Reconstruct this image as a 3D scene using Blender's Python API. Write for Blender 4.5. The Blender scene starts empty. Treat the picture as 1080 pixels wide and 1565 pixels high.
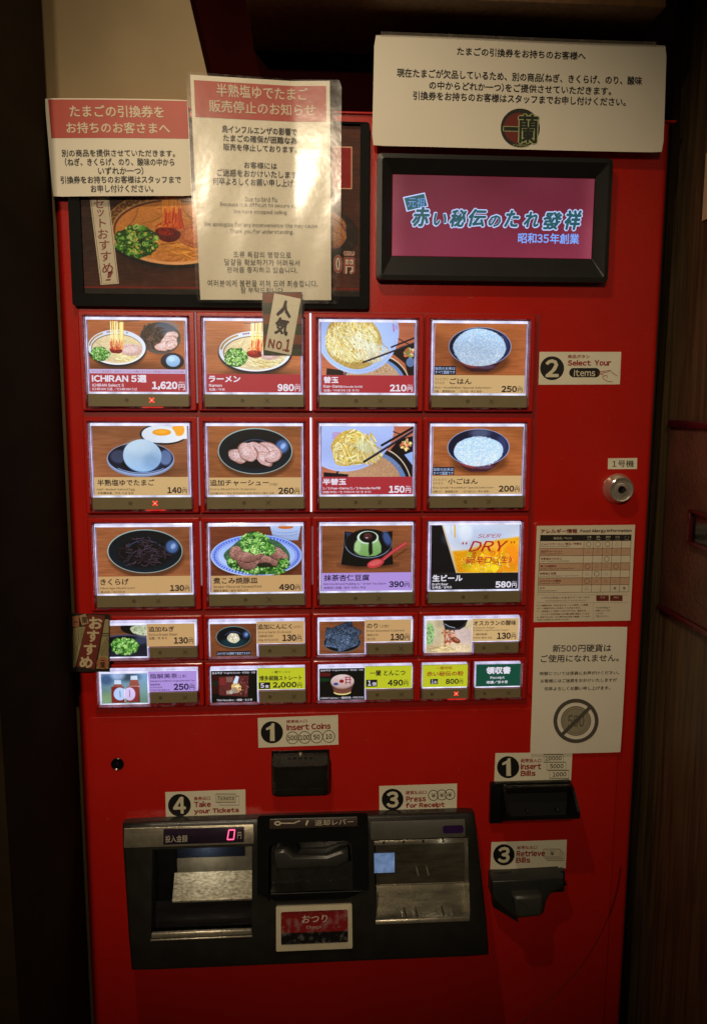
import bpy, bmesh, math, random
import numpy as np
from mathutils import Vector, Matrix

# ------------------------------------------------------------------ camera, world, lamps
# machine coordinates in mm: u right, v up, w out of the machine front towards the viewer
FLOOR = -1600.0
def W3(u, v, w): return Vector((u / 1000.0, -w / 1000.0, (v - FLOOR) / 1000.0))
sc = bpy.context.scene
YAW, PITCH, ROLL = -0.06544487578841293, -0.13917824022279734, -0.0035902434863409782
CU, CV, CW = 325.54, -122.45, 1262.7
FPX = 1200.0
def _rot():
    a, b, c = YAW, PITCH, ROLL
    Rz = Matrix.Rotation(a, 3, 'Z'); Rx = Matrix.Rotation(b, 3, 'X'); Ry = Matrix.Rotation(c, 3, 'Y')
    return Rz @ Rx @ Ry
RM = _rot()
cam_d = bpy.data.cameras.new('camera'); cam = bpy.data.objects.new('camera', cam_d); sc.collection.objects.link(cam)
cam_d.sensor_fit = 'VERTICAL'; cam_d.sensor_height = 36.0; cam_d.lens = 36.0 * FPX / 1565.0
cam_d.clip_start = 0.02; cam_d.clip_end = 50
cam.matrix_world = Matrix.Translation(W3(CU, CV, CW)) @ (RM @ Matrix.Rotation(math.pi / 2, 3, 'X')).to_4x4()
sc.camera = cam

world = bpy.data.worlds.new('World'); sc.world = world; world.use_nodes = True
bg = world.node_tree.nodes['Background']; bg.inputs[0].default_value = (1.0, 0.78, 0.55, 1); bg.inputs[1].default_value = 0.010

def lamp(name, u, v, w, power, col, rad, tu, tv, tw, ang=120, blend=.6):
    d = bpy.data.lights.new(name, 'SPOT'); d.energy = power; d.color = col; d.shadow_soft_size = rad
    d.spot_size = math.radians(ang); d.spot_blend = blend
    o = bpy.data.objects.new(name, d); sc.collection.objects.link(o); o.location = W3(u, v, w)
    o.rotation_euler = (W3(tu, tv, tw) - W3(u, v, w)).to_track_quat('-Z', 'Y').to_euler()
    return o
lamp('ceiling_spot', -170, 960, 3300, 188.0, (1.0, .80, .55), .04, 270, -270, 0, 34, 1.0)
lamp('ceiling_spot', 110, 980, 780, 26.0, (1.0, .80, .55), .025, 470, -400, 0, 78, 1.0)

lamp('ceiling_spot', 330, 1120, 330, 9.0, (1.0, .80, .52), .03, -60, 330, 60, 66, 1.0)  # narrow spot added to brighten the left wall's top, no fixture seen
sc.view_settings.view_transform = 'Standard'; sc.view_settings.look = 'None'
sc.view_settings.exposure = 0.0; sc.view_settings.gamma = 1.0
sc.cycles.max_bounces = 8; sc.cycles.transparent_max_bounces = 16
sc.cycles.sample_clamp_indirect = 4.0

# ------------------------------------------------------------------ rulers: photograph pixel -> place
def ray(px, py):
    d = RM @ Vector(((px - 540) / FPX, 1.0, (782.5 - py) / FPX))
    return d.x, d.z, -d.y                       # du, dv, dw
def pt(px, py, w=0.0):
    du, dv, dw = ray(px, py); t = (w - CW) / dw
    return CU + du * t, CV + dv * t
def ptu(px, py, u):                              # on a plane of constant u
    du, dv, dw = ray(px, py); t = (u - CU) / du
    return CV + dv * t, CW + dw * t              # v, w
def ptv(px, py, v):
    du, dv, dw = ray(px, py); t = (v - CV) / dv
    return CU + du * t, CW + dw * t

# ------------------------------------------------------------------ materials
def lin(c):
    o = []
    for x in c[:3]:
        x = x / 255.0; o.append(x / 12.92 if x <= .04045 else ((x + .055) / 1.055) ** 2.4)
    return (*o, 1.0)
MATS = {}
def nodes(m):
    m.use_nodes = True; return m.node_tree.nodes, m.node_tree.links
def mat(name, col, rough=.5, metal=0.0, var=.12, vscale=40, bump=0.0, bscale=400, coat=0.0, spec=.5, stretch=(1, 1, 1), rvar=.0, col2=None, bstretch=None, ior=None):
    if name in MATS: return MATS[name]
    m = bpy.data.materials.new(name); n, l = nodes(m); b = n['Principled BSDF']
    b.inputs['Roughness'].default_value = rough; b.inputs['Metallic'].default_value = metal
    b.inputs['Coat Weight'].default_value = coat; b.inputs['Coat Roughness'].default_value = .12
    b.inputs['Specular IOR Level'].default_value = spec
    c = lin(col); tc = n.new('ShaderNodeTexCoord'); mp = n.new('ShaderNodeMapping'); mp.inputs['Scale'].default_value = stretch
    l.new(tc.outputs['Object'], mp.inputs[0])
    ns = n.new('ShaderNodeTexNoise'); ns.inputs['Scale'].default_value = vscale; ns.inputs['Detail'].default_value = 6
    l.new(mp.outputs[0], ns.inputs['Vector'])
    r = n.new('ShaderNodeValToRGB'); r.color_ramp.elements[0].position = .3; r.color_ramp.elements[1].position = .7
    c2 = lin(col2) if col2 else tuple(x * (1 - var) for x in c[:3]) + (1,)
    r.color_ramp.elements[0].color = c2; r.color_ramp.elements[1].color = c
    l.new(ns.outputs[0], r.inputs[0]); l.new(r.outputs[0], b.inputs['Base Color'])
    if rvar:
        mr = n.new('ShaderNodeMapRange'); mr.inputs[3].default_value = max(.02, rough - rvar); mr.inputs[4].default_value = rough + rvar
        n3 = n.new('ShaderNodeTexNoise'); n3.inputs['Scale'].default_value = vscale * 1.7; n3.inputs['Detail'].default_value = 8
        l.new(mp.outputs[0], n3.inputs['Vector']); l.new(n3.outputs[0], mr.inputs[0]); l.new(mr.outputs[0], b.inputs['Roughness'])
    if bump:
        n2 = n.new('ShaderNodeTexNoise'); n2.inputs['Scale'].default_value = bscale; n2.inputs['Detail'].default_value = 3
        mp2 = n.new('ShaderNodeMapping'); mp2.inputs['Scale'].default_value = bstretch or stretch; l.new(tc.outputs['Object'], mp2.inputs[0])
        l.new(mp2.outputs[0], n2.inputs['Vector'])
        bp = n.new('ShaderNodeBump'); bp.inputs['Strength'].default_value = bump; bp.inputs['Distance'].default_value = .001
        l.new(n2.outputs[0], bp.inputs['Height']); l.new(bp.outputs[0], b.inputs['Normal'])
    MATS[name] = m; return m
def emat(col, strength=1.0, name=None, var=0.0, vscale=60, stretch=(1, 1, 1)):
    key = name or 'backlit_%02x%02x%02x_%d' % (int(col[0]), int(col[1]), int(col[2]), int(strength * 100))
    if key in MATS: return MATS[key]
    m = bpy.data.materials.new(key); n, l = nodes(m); b = n['Principled BSDF']
    b.inputs['Base Color'].default_value = (.02, .02, .02, 1); b.inputs['Roughness'].default_value = .35
    b.inputs['Emission Color'].default_value = lin(col); b.inputs['Emission Strength'].default_value = strength
    if var:
        tc = n.new('ShaderNodeTexCoord'); mp = n.new('ShaderNodeMapping'); mp.inputs['Scale'].default_value = stretch; l.new(tc.outputs['Object'], mp.inputs[0])
        ns = n.new('ShaderNodeTexNoise'); ns.inputs['Scale'].default_value = vscale; ns.inputs['Detail'].default_value = 4; l.new(mp.outputs[0], ns.inputs['Vector'])
        mr = n.new('ShaderNodeMapRange'); mr.inputs[1].default_value = .3; mr.inputs[2].default_value = .7
        mr.inputs[3].default_value = strength * (1 - var); mr.inputs[4].default_value = strength * (1 + var * .4)
        l.new(ns.outputs[0], mr.inputs[0]); l.new(mr.outputs[0], b.inputs['Emission Strength'])
    MATS[key] = m; return m
def ink(col, rough=.5):
    key = 'ink_%02x%02x%02x' % (int(col[0]), int(col[1]), int(col[2]))
    return mat(key, col, rough=rough, var=.08, vscale=200)
def clear(name, rough=.05, gloss=.06, tint=(1, 1, 1), bump=0.0, bscale=30, ior=1.45, haze=0.0, hazecol=(.8, .8, .8), hmin=.0):
    if name in MATS: return MATS[name]
    m = bpy.data.materials.new(name); n, l = nodes(m); n.remove(n['Principled BSDF']); out = n['Material Output']
    tr = n.new('ShaderNodeBsdfTransparent'); tr.inputs[0].default_value = (*tint, 1)
    gl = n.new('ShaderNodeBsdfAnisotropic') if hasattr(bpy.types, 'ShaderNodeBsdfAnisotropic') else n.new('ShaderNodeBsdfGlossy')
    gl.inputs['Roughness'].default_value = rough
    fr = n.new('ShaderNodeMath'); fr.operation = 'MULTIPLY_ADD'
    lw = n.new('ShaderNodeLayerWeight'); lw.inputs[0].default_value = .5
    pw = n.new('ShaderNodeMath'); pw.operation = 'POWER'; pw.inputs[1].default_value = 5.0; l.new(lw.outputs['Facing'], pw.inputs[0])
    l.new(pw.outputs[0], fr.inputs[0]); fr.inputs[1].default_value = .7; fr.inputs[2].default_value = ((ior - 1) / (ior + 1)) ** 2
    mx = n.new('ShaderNodeMixShader')
    l.new(fr.outputs[0], mx.inputs[0]); l.new(tr.outputs[0], mx.inputs[1]); l.new(gl.outputs[0], mx.inputs[2])
    last = mx
    tc = n.new('ShaderNodeTexCoord')
    if haze:
        ns = n.new('ShaderNodeTexNoise'); ns.inputs['Scale'].default_value = 90; ns.inputs['Detail'].default_value = 8; l.new(tc.outputs['Object'], ns.inputs['Vector'])
        mr = n.new('ShaderNodeMapRange'); mr.inputs[1].default_value = .5; mr.inputs[2].default_value = .8; mr.inputs[3].default_value = hmin; mr.inputs[4].default_value = haze
        df = n.new('ShaderNodeBsdfDiffuse'); df.inputs[0].default_value = (*hazecol, 1)
        m2 = n.new('ShaderNodeMixShader'); l.new(ns.outputs[0], mr.inputs[0]); l.new(mr.outputs[0], m2.inputs[0]); l.new(mx.outputs[0], m2.inputs[1]); l.new(df.outputs[0], m2.inputs[2]); last = m2
    if bump:
        n2 = n.new('ShaderNodeTexNoise'); n2.inputs['Scale'].default_value = bscale; n2.inputs['Detail'].default_value = 3; l.new(tc.outputs['Object'], n2.inputs['Vector'])
        bp = n.new('ShaderNodeBump'); bp.inputs['Strength'].default_value = bump; bp.inputs['Distance'].default_value = .002
        l.new(n2.outputs[0], bp.inputs['Height']); l.new(bp.outputs[0], gl.inputs['Normal'])
    l.new(last.outputs[0], out.inputs[0]); MATS[name] = m; return m
def picmat(name, arr, emit=0.0, rough=.45):
    h, w = arr.shape[:2]
    im = bpy.data.images.new(name, w, h); px = np.ones((h, w, 4), np.float32); px[..., :3] = np.clip(arr[::-1], 0, 1)
    im.pixels.foreach_set(px.ravel()); im.update()
    m = bpy.data.materials.new(name); n, l = nodes(m); b = n['Principled BSDF']
    t = n.new('ShaderNodeTexImage'); t.image = im; t.extension = 'EXTEND'
    b.inputs['Roughness'].default_value = rough
    if emit:
        b.inputs['Base Color'].default_value = (.02, .02, .02, 1)
        l.new(t.outputs[0], b.inputs['Emission Color']); b.inputs['Emission Strength'].default_value = emit
    else: l.new(t.outputs[0], b.inputs['Base Color'])
    return m

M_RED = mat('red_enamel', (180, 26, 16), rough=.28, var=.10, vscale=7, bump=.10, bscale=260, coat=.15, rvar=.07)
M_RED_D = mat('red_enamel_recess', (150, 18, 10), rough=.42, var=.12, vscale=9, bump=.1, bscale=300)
M_BLK = mat('black_plastic', (34, 32, 28), rough=.3, var=.3, vscale=30, bump=.15, bscale=700, rvar=.1)
M_BLKG = mat('gloss_black_plastic', (20, 20, 19), rough=.16, var=.3, vscale=30, rvar=.08)
M_BEZ = mat('charcoal_bezel', (34, 34, 33), rough=.38, var=.15, vscale=40, bump=.1, bscale=900)
M_GREY = mat('dark_grey_plastic', (60, 61, 56), rough=.35, var=.2, vscale=25, bump=.1, bscale=500)
M_STEEL = mat('brushed_steel', (200, 192, 172), rough=.30, metal=.75, var=.25, vscale=90, bump=.25, bscale=90, bstretch=(2, 1, 14), rvar=.1)
M_STEELD = mat('worn_steel', (176, 168, 148), rough=.33, metal=.7, var=.28, vscale=70, bump=.35, bscale=500, rvar=.12)
M_CHROME = mat('chrome', (222, 216, 200), rough=.2, metal=.8, var=.05)
M_PAPER = mat('white_paper', (226, 219, 200), rough=.6, var=.05, vscale=10, bump=.25, bscale=18)
M_LPAPER = mat('glossy_white_paper', (226, 219, 198), rough=.5, var=.05, vscale=10)
M_CREAM = mat('cream_sticker', (226, 220, 196), rough=.42, var=.07, vscale=30)
M_OLIVE = mat('olive_status_film', (132, 120, 88), rough=.35, var=.10, vscale=20)
M_OLD = mat('olive_mark', (96, 86, 60), rough=.4, var=.1)
M_BLACK = mat('black_void', (6, 6, 6), rough=.8, var=.2)
M_CLEAR = clear('clear_acrylic', rough=.06)
M_CASE = clear('case_acrylic', rough=.10, tint=(.92, .90, .97), haze=.25, hazecol=(.75, .7, .8))
M_LAM = clear('laminate_film', rough=.15, bump=.2, bscale=22, ior=1.5, haze=.05)
M_LED = emat((228, 228, 255), 1.3, 'led_backlight', var=.55, vscale=34)
M_LEDS = emat((190, 170, 226), .7, 'led_backlight_side', var=.75, vscale=26)

# ------------------------------------------------------------------ scene graph helpers
col = sc.collection; WL = {}
def tag(o, label=None, cat=None, group=None, kind=None):
    if label: o['label'] = label
    if cat: o['category'] = cat
    if group: o['group'] = group
    if kind: o['kind'] = kind
    return o
def thing(name, u, v, w, label, cat, group=None):
    o = bpy.data.objects.new(name, None); col.objects.link(o); p = W3(u, v, w); o.location = p; WL[o.name] = p; o.empty_display_size = .05
    return tag(o, label, cat, group)
def link(name, me, parent=None):
    """me has vertices in world metres; gives it its own origin and parents it"""
    n = len(me.vertices); a = np.empty(n * 3, np.float32); me.vertices.foreach_get('co', a); a = a.reshape(-1, 3)
    c = (a.min(0) + a.max(0)) / 2 if n else np.zeros(3); a -= c; me.vertices.foreach_set('co', a.ravel()); me.update()
    o = bpy.data.objects.new(name, me); col.objects.link(o); c = Vector([float(x) for x in c]); WL[o.name] = c
    if parent is not None: o.parent = parent; o.location = c - WL[parent.name]
    else: o.location = c
    return o
def from_bm(name, bm, mats, parent=None, smooth=0, xf=None):
    """bm in mm (u,v,w) -> object"""
    for v in bm.verts:
        p = xf(*v.co) if xf else v.co
        v.co = W3(*p)
    bmesh.ops.recalc_face_normals(bm, faces=bm.faces)
    me = bpy.data.meshes.new(name); bm.to_mesh(me); bm.free()
    for m in (mats if isinstance(mats, (list, tuple)) else [mats]): me.materials.append(m)
    if smooth:
        me.shade_smooth(); me.set_sharp_from_angle(angle=math.radians(smooth))
    return link(name, me, parent)
def b_box(bm, u0, u1, v0, v1, w0, w1, r=0, seg=2, mi=0):
    b2 = bmesh.new(); bmesh.ops.create_cube(b2, size=1)
    for v in b2.verts: v.co = Vector(((u0 + u1) / 2 + v.co.x * (u1 - u0), (v0 + v1) / 2 + v.co.y * (v1 - v0), (w0 + w1) / 2 + v.co.z * (w1 - w0)))
    if r: bmesh.ops.bevel(b2, geom=b2.edges[:], offset=r, segments=seg, profile=.5, affect='EDGES')
    merge(bm, b2, mi)
def merge(bm, b2, mi=0):
    mp = {v: bm.verts.new(v.co) for v in b2.verts}
    for f in b2.faces:
        try:
            nf = bm.faces.new([mp[v] for v in f.verts]); nf.material_index = mi
        except ValueError: pass
    b2.free()
def rr(u0, v0, u1, v1, r, n=6):
    pts = []
    for cx, cy, a0 in ((u1 - r, v1 - r, 0), (u0 + r, v1 - r, 90), (u0 + r, v0 + r, 180), (u1 - r, v0 + r, 270)):
        for i in range(n + 1):
            a = math.radians(a0 + 90 * i / n); pts.append((cx + r * math.cos(a), cy + r * math.sin(a)))
    return pts
def circ(cu, cv, r, n=32, rv=None): return [(cu + r * math.cos(2 * math.pi * i / n), cv + (rv or r) * math.sin(2 * math.pi * i / n)) for i in range(n)]
def b_prism(bm, pts, w0, w1, bev=0, seg=2, mi=0):
    b2 = bmesh.new(); vs = [b2.verts.new((x, y, w0)) for x, y in pts]; f = b2.faces.new(vs)
    e = bmesh.ops.extrude_face_region(b2, geom=[f]); top = [g for g in e['geom'] if isinstance(g, bmesh.types.BMVert)]
    for v in top: v.co.z = w1
    if bev:
        ed = [ed for ed in b2.edges if all(abs(v.co.z - w1) < 1e-6 for v in ed.verts)]
        bmesh.ops.bevel(b2, geom=ed, offset=bev, segments=seg, profile=.5, affect='EDGES')
    merge(bm, b2, mi)
def b_ring(bm, outer, inner, w0, w1, w1i=None, mi=0):
    n = len(outer); w1i = w1 if w1i is None else w1i
    O0 = [bm.verts.new((x, y, w0)) for x, y in outer]; O1 = [bm.verts.new((x, y, w1)) for x, y in outer]
    I0 = [bm.verts.new((x, y, w0)) for x, y in inner]; I1 = [bm.verts.new((x, y, w1i)) for x, y in inner]
    for i in range(n):
        j = (i + 1) % n
        for q in ((O0[i], O0[j], O1[j], O1[i]), (O1[i], O1[j], I1[j], I1[i]), (I1[i], I1[j], I0[j], I0[i]), (I0[i], I0[j], O0[j], O0[i])):
            f = bm.faces.new(q); f.material_index = mi
def b_quad(bm, pts, w=None, mi=0):
    f = bm.faces.new([bm.verts.new(p if len(p) == 3 else (p[0], p[1], w)) for p in pts]); f.material_index = mi; return f
def b_tube(bm, pts, r, n=8, mi=0):
    pts = [Vector(p) for p in pts]; rings = []
    for i, p in enumerate(pts):
        t = (pts[min(i + 1, len(pts) - 1)] - pts[max(i - 1, 0)]).normalized(); a = t.orthogonal().normalized(); b = t.cross(a)
        rings.append([bm.verts.new(p + r * (math.cos(2 * math.pi * k / n) * a + math.sin(2 * math.pi * k / n) * b)) for k in range(n)])
    for i in range(len(rings) - 1):
        q = min(range(n), key=lambda s: (rings[i + 1][s].co - pts[i + 1] - (rings[i][0].co - pts[i])).length)
        for k in range(n): bm.faces.new((rings[i][k], rings[i][(k + 1) % n], rings[i + 1][(k + 1 + q) % n], rings[i + 1][(k + q) % n])).material_index = mi
    bm.faces.new(rings[0][::-1]); bm.faces.new(rings[-1])
def b_lathe(bm, cu, cv, prof, n=32, mi=0):   # prof: (radius, w)
    R = [[bm.verts.new((cu + r * math.cos(2 * math.pi * k / n), cv + r * math.sin(2 * math.pi * k / n), w)) for k in range(n)] for r, w in prof]
    for i in range(len(R) - 1):
        for k in range(n): bm.faces.new((R[i][k], R[i][(k + 1) % n], R[i + 1][(k + 1) % n], R[i + 1][k])).material_index = mi
    bm.faces.new(R[-1])
def box(name, u0, u1, v0, v1, w0, w1, m, parent=None, r=0, seg=2, smooth=40, xf=None):
    bm = bmesh.new(); b_box(bm, u0, u1, v0, v1, w0, w1, r, seg); return from_bm(name, bm, m, parent, smooth if r else 0, xf)
def prism(name, pts, w0, w1, m, parent=None, bev=0, seg=2, smooth=35, xf=None):
    bm = bmesh.new(); b_prism(bm, pts, w0, w1, bev, seg); return from_bm(name, bm, m, parent, smooth, xf)

# ------------------------------------------------------------------ flat sheets and print on them
class Map:
    """maps zoomed-photograph coordinates on a flat sheet to mm; quad = TL, TR, BL, BR"""
    def __init__(s, ox, oy, k, quad, w=0.0, rect=None, mm=None, wf=None, xf=None):
        s.q = [Vector(p) for p in quad]; s.w = w; s.wf = wf; s.xf = xf
        if mm: s.m = [Vector(p) for p in mm]
        elif rect: u0, v1, u1, v0 = rect; s.m = [Vector((u0, v1)), Vector((u1, v1)), Vector((u0, v0)), Vector((u1, v0))]
        else: s.m = [Vector(pt(ox + x / k, oy + y / k, w)) for x, y in quad]
    def st(s, x, y):
        TL, TR, BL, BR = s.q; a, b = .5, .5
        for _ in range(6):
            l = TL.lerp(BL, b); r = TR.lerp(BR, b); a = (x - l.x) / (r.x - l.x)
            t = TL.lerp(TR, a); d = BL.lerp(BR, a); b = (y - t.y) / (d.y - t.y)
        return a, b
    def at(s, a, b, dw=0.0):
        TL, TR, BL, BR = s.m; p = TL.lerp(TR, a).lerp(BL.lerp(BR, a), b)
        w = (float(s.wf(a, b)) if s.wf else s.w) + dw
        return (p.x, p.y, w)
    def arr(s, a, b, dw):
        TL, TR, BL, BR = s.m
        x = (TL.x * (1 - a) + TR.x * a) * (1 - b) + (BL.x * (1 - a) + BR.x * a) * b; y = (TL.y * (1 - a) + TR.y * a) * (1 - b) + (BL.y * (1 - a) + BR.y * a) * b
        w = (s.wf(a, b) if s.wf else s.w) + dw + 0 * a
        return s.xf(x, y, w) if s.xf else (x, y, w)
    def __call__(s, x, y, dw=0.0):
        a, b = s.st(x, y); return s.at(a, b, dw)
    def box(s, x0, y0, x1, y1):
        cx, cy = s.st((x0 + x1) / 2, (y0 + y1) / 2); TL, TR, BL, BR = s.q
        l = TL.lerp(BL, cy); r = TR.lerp(BR, cy); W = (r - l).length; H = (BL.lerp(BR, cx) - TL.lerp(TR, cx)).length
        dx = (x1 - x0) / W / 2; dy = (y1 - y0) / H / 2
        return cx - dx, cy - dy, cx + dx, cy + dy
TXT = {}
def one(ch):
    if ch in TXT: return TXT[ch]
    src = ch
    if 33 <= ord(ch) <= 126: src = chr(ord(ch) + 0xFEE0)              # the wide forms are drawn in a plain sans face
    cu = bpy.data.curves.new('t', 'FONT'); cu.body = src; cu.size = 1.0; cu.resolution_u = 2
    ob = bpy.data.objects.new('t', cu); me = bpy.data.meshes.new_from_object(ob); n = len(me.vertices)
    if n == 0: r = (np.zeros((0, 2)), [], .28)
    else:
        a = np.empty(n * 3, np.float32); me.vertices.foreach_get('co', a); a = a.reshape(-1, 3)[:, :2].copy(); fs = [tuple(p.vertices) for p in me.polygons]
        if ord(ch) <= 126: adv = a[:, 0].max() - a[:, 0].min() + .105; a[:, 0] -= a[:, 0].min()
        else: adv = EM
        r = (a, fs, adv)
    bpy.data.objects.remove(ob); bpy.data.curves.remove(cu); bpy.data.meshes.remove(me)
    TXT[ch] = r; return r
EM = 1.0
def _em():
    w = []
    for s in ('国', '国国'):
        cu = bpy.data.curves.new('t', 'FONT'); cu.body = s; cu.size = 1.0; ob = bpy.data.objects.new('t', cu); me = bpy.data.meshes.new_from_object(ob)
        w.append(max(v.co.x for v in me.vertices)); bpy.data.objects.remove(ob); bpy.data.curves.remove(cu); bpy.data.meshes.remove(me)
    return w[1] - w[0]
EM = _em()
def all_glyphs(chars):
    chars = sorted(chars); src = [chr(ord(c) + 0xFEE0) if 33 <= ord(c) <= 126 else c for c in chars]
    cu = bpy.data.curves.new('t', 'FONT'); cu.body = '\n'.join(src); cu.size = 1.0; cu.resolution_u = 2; cu.space_line = 4.0
    ob = bpy.data.objects.new('t', cu); me = bpy.data.meshes.new_from_object(ob); n = len(me.vertices)
    a = np.empty(n * 3, np.float32); me.vertices.foreach_get('co', a); a = a.reshape(-1, 3)[:, :2].astype(float)
    nl = len(chars); sp = 4.0
    k = np.clip(np.round(-(a[:, 1] - .35) / sp).astype(int), 0, nl - 1); F = [[] for _ in chars]
    order = np.argsort(k, kind='stable'); new = np.empty(n, int); cnt = np.bincount(k, minlength=nl); st = np.concatenate(([0], np.cumsum(cnt)))
    new[order] = np.arange(n) - st[k[order]]
    for p in me.polygons:
        v = tuple(p.vertices); F[k[v[0]]].append(tuple(int(new[i]) for i in v))
    for i, c in enumerate(chars):
        q = a[order[st[i]:st[i + 1]]].copy()
        if not len(q): TXT[c] = (np.zeros((0, 2)), [], .28); continue
        q[:, 1] += sp * i; adv = EM
        if ord(c) <= 126: adv = q[:, 0].max() - q[:, 0].min() + .105; q[:, 0] -= q[:, 0].min()
        TXT[c] = (q, F[i], adv)
    bpy.data.objects.remove(ob); bpy.data.curves.remove(cu); bpy.data.meshes.remove(me)
def plain_stems():
    H = TXT['H'][0] if 'H' in TXT else None; X = TXT['x'][0] if 'x' in TXT else TXT['n'][0]
    y0 = H[:, 1].min(); y1 = H[:, 1].max(); xh = X[:, 1].max(); s = .088
    q = lambda a, b_: [(0, a), (s, a), (s, b_), (0, b_)]
    TXT['I'] = (np.array(q(y0, y1)), [(0, 1, 2, 3)], s + .12); TXT['l'] = (np.array(q(y0, y1 + .04)), [(0, 1, 2, 3)], s + .11)
    TXT['i'] = (np.array(q(y0, xh) + q(xh + .09, xh + .18)), [(0, 1, 2, 3), (4, 5, 6, 7)], s + .11)
def flush_text():
    all_glyphs({c for a, k in QUEUE for c in a[2] if c != ' '}); TXT[' '] = (np.zeros((0, 2)), [], .28); plain_stems()
    for a, k in QUEUE: T_now(*a, **k)
def glyphs(s, shear):
    A = []; F = []; x = 0.0; n = 0
    for ch in s:
        a, fs, adv = one(ch)
        if len(a):
            q = a.copy(); q[:, 0] += x + shear * q[:, 1]; A.append(q); F += [tuple(i + n for i in f) for f in fs]; n += len(a)
        x += adv * (1.0 if ord(ch) <= 126 else .96 if '가' <= ch <= '힣' else 1.0)
    a = np.concatenate(A); lo = a.min(0); hi = a.max(0); return (a - lo) / np.maximum(hi - lo, 1e-6), F
QUEUE = []
def T(*a, **k): QUEUE.append((a, k))
def T_now(parent, mp, s, x0, y0, x1, y1, m, off=.0, shear=0.0, dw=.35, name='lettering'):
    """lettering fitted to the box x0..y1 (zoom units); off thickens the strokes by laying shifted copies"""
    a, fs = glyphs(s, shear); A0, B0, A1, B1 = mp.box(x0, y0, x1, y1); vs = []; F = []; n = len(a)
    ex = off * .55 * (y1 - y0) / max(x1 - x0, 1e-6); ey = off * .55
    k = 1 if off <= .004 else 2 if off <= .012 else 4 if off <= .05 else 8
    for j in range(k):
        if k == 1: sx = sy = 0
        elif k == 2: sx, sy = (ex * (2 * j - 1), 0)
        else: t = 6.2832 * (j + .5) / k; sx, sy = ex * math.cos(t) * 1.2, ey * math.sin(t) * 1.2
        X = ex + (1 - 2 * ex) * a[:, 0] + sx; Y = ey + (1 - 2 * ey) * a[:, 1] + sy
        u, v, w = mp.arr(A0 + (A1 - A0) * X, B1 + (B0 - B1) * Y, dw + .012 * j); vs.append(np.stack((u / 1000, -w / 1000, (v - FLOOR) / 1000), 1))
        F += [tuple(i + n * j for i in f) for f in fs]
    vs = np.concatenate(vs).tolist()
    me = bpy.data.meshes.new(name); me.from_pydata(vs, [], F); me.materials.append(m)
    return link(name, me, parent)
def shape(parent, mp, pts, m, dw=.2, name='printed_patch'):
    """flat printed patch; pts in zoom coordinates"""
    bm = bmesh.new(); vs = []
    for p in pts:
        q = mp(p[0], p[1], dw); vs.append(bm.verts.new(mp.xf(*q) if mp.xf else q))
    bm.faces.new(vs); bmesh.ops.triangulate(bm, faces=bm.faces[:]); return from_bm(name, bm, m, parent)
def strip(parent, mp, pts, wd, m, dw=.3, name='printed_line', closed=False):
    """flat printed line of width wd zoom units"""
    bm = bmesh.new(); P = [Vector(p) for p in pts]; n = len(P); L = []; R = []
    for i in range(n):
        a = P[(i - 1) % n] if closed else P[max(i - 1, 0)]; b = P[(i + 1) % n] if closed else P[min(i + 1, n - 1)]
        d = (b - a).normalized(); nn = Vector((-d.y, d.x)) * wd / 2
        for S, q in ((L, P[i] + nn), (R, P[i] - nn)):
            z = mp(q.x, q.y, dw); S.append(bm.verts.new(mp.xf(*z) if mp.xf else z))
    for i in range(n if closed else n - 1):
        j = (i + 1) % n; bm.faces.new((L[i], L[j], R[j], R[i]))
    return from_bm(name, bm, m, parent)
def zc(x, y, r, n=28, ry=None): return [(x + r * math.cos(2 * math.pi * i / n), y + (ry or r) * math.sin(2 * math.pi * i / n)) for i in range(n)]
def zr(x0, y0, x1, y1): return [(x0, y0), (x1, y0), (x1, y1), (x0, y1)]
def sheet(name, parent, mp, m, th=.25, nx=10, ny=10, corner=0, inset=(0, 0, 0, 0), dw=0.0):
    """thin sheet over the whole map quad, following its curvature; inset in st"""
    bm = bmesh.new(); a0, b0, a1, b1 = inset[0], inset[1], 1 - inset[2], 1 - inset[3]
    G = []
    for k in (0, 1):
        g = []
        for j in range(ny + 1):
            row = []
            for i in range(nx + 1):
                a = a0 + (a1 - a0) * i / nx; b = b0 + (b1 - b0) * j / ny
                p = list(mp.at(a, b, dw - th * k)); 
                if corner:
                    du = min(i, nx - i) ; dv = min(j, ny - j)
                    if du == 0 and dv == 0:
                        cx = mp.at(.5, .5); L = math.hypot(cx[0] - p[0], cx[1] - p[1]); f = corner / L; p[0] += (cx[0] - p[0]) * f; p[1] += (cx[1] - p[1]) * f
                row.append(bm.verts.new(mp.xf(*p) if mp.xf else p))
            g.append(row)
        G.append(g)
    for k in (0, 1):
        for j in range(ny):
            for i in range(nx): bm.faces.new((G[k][j][i], G[k][j][i + 1], G[k][j + 1][i + 1], G[k][j + 1][i]))
    edge = [(0, i) for i in range(nx + 1)] + [(j, nx) for j in range(1, ny + 1)] + [(ny, i) for i in range(nx - 1, -1, -1)] + [(j, 0) for j in range(ny - 1, 0, -1)]
    for e in range(len(edge)):
        (j, i), (jj, ii) = edge[e], edge[(e + 1) % len(edge)]
        bm.faces.new((G[0][j][i], G[0][jj][ii], G[1][jj][ii], G[1][j][i]))
    return from_bm(name, bm, m, parent, 30)

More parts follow.
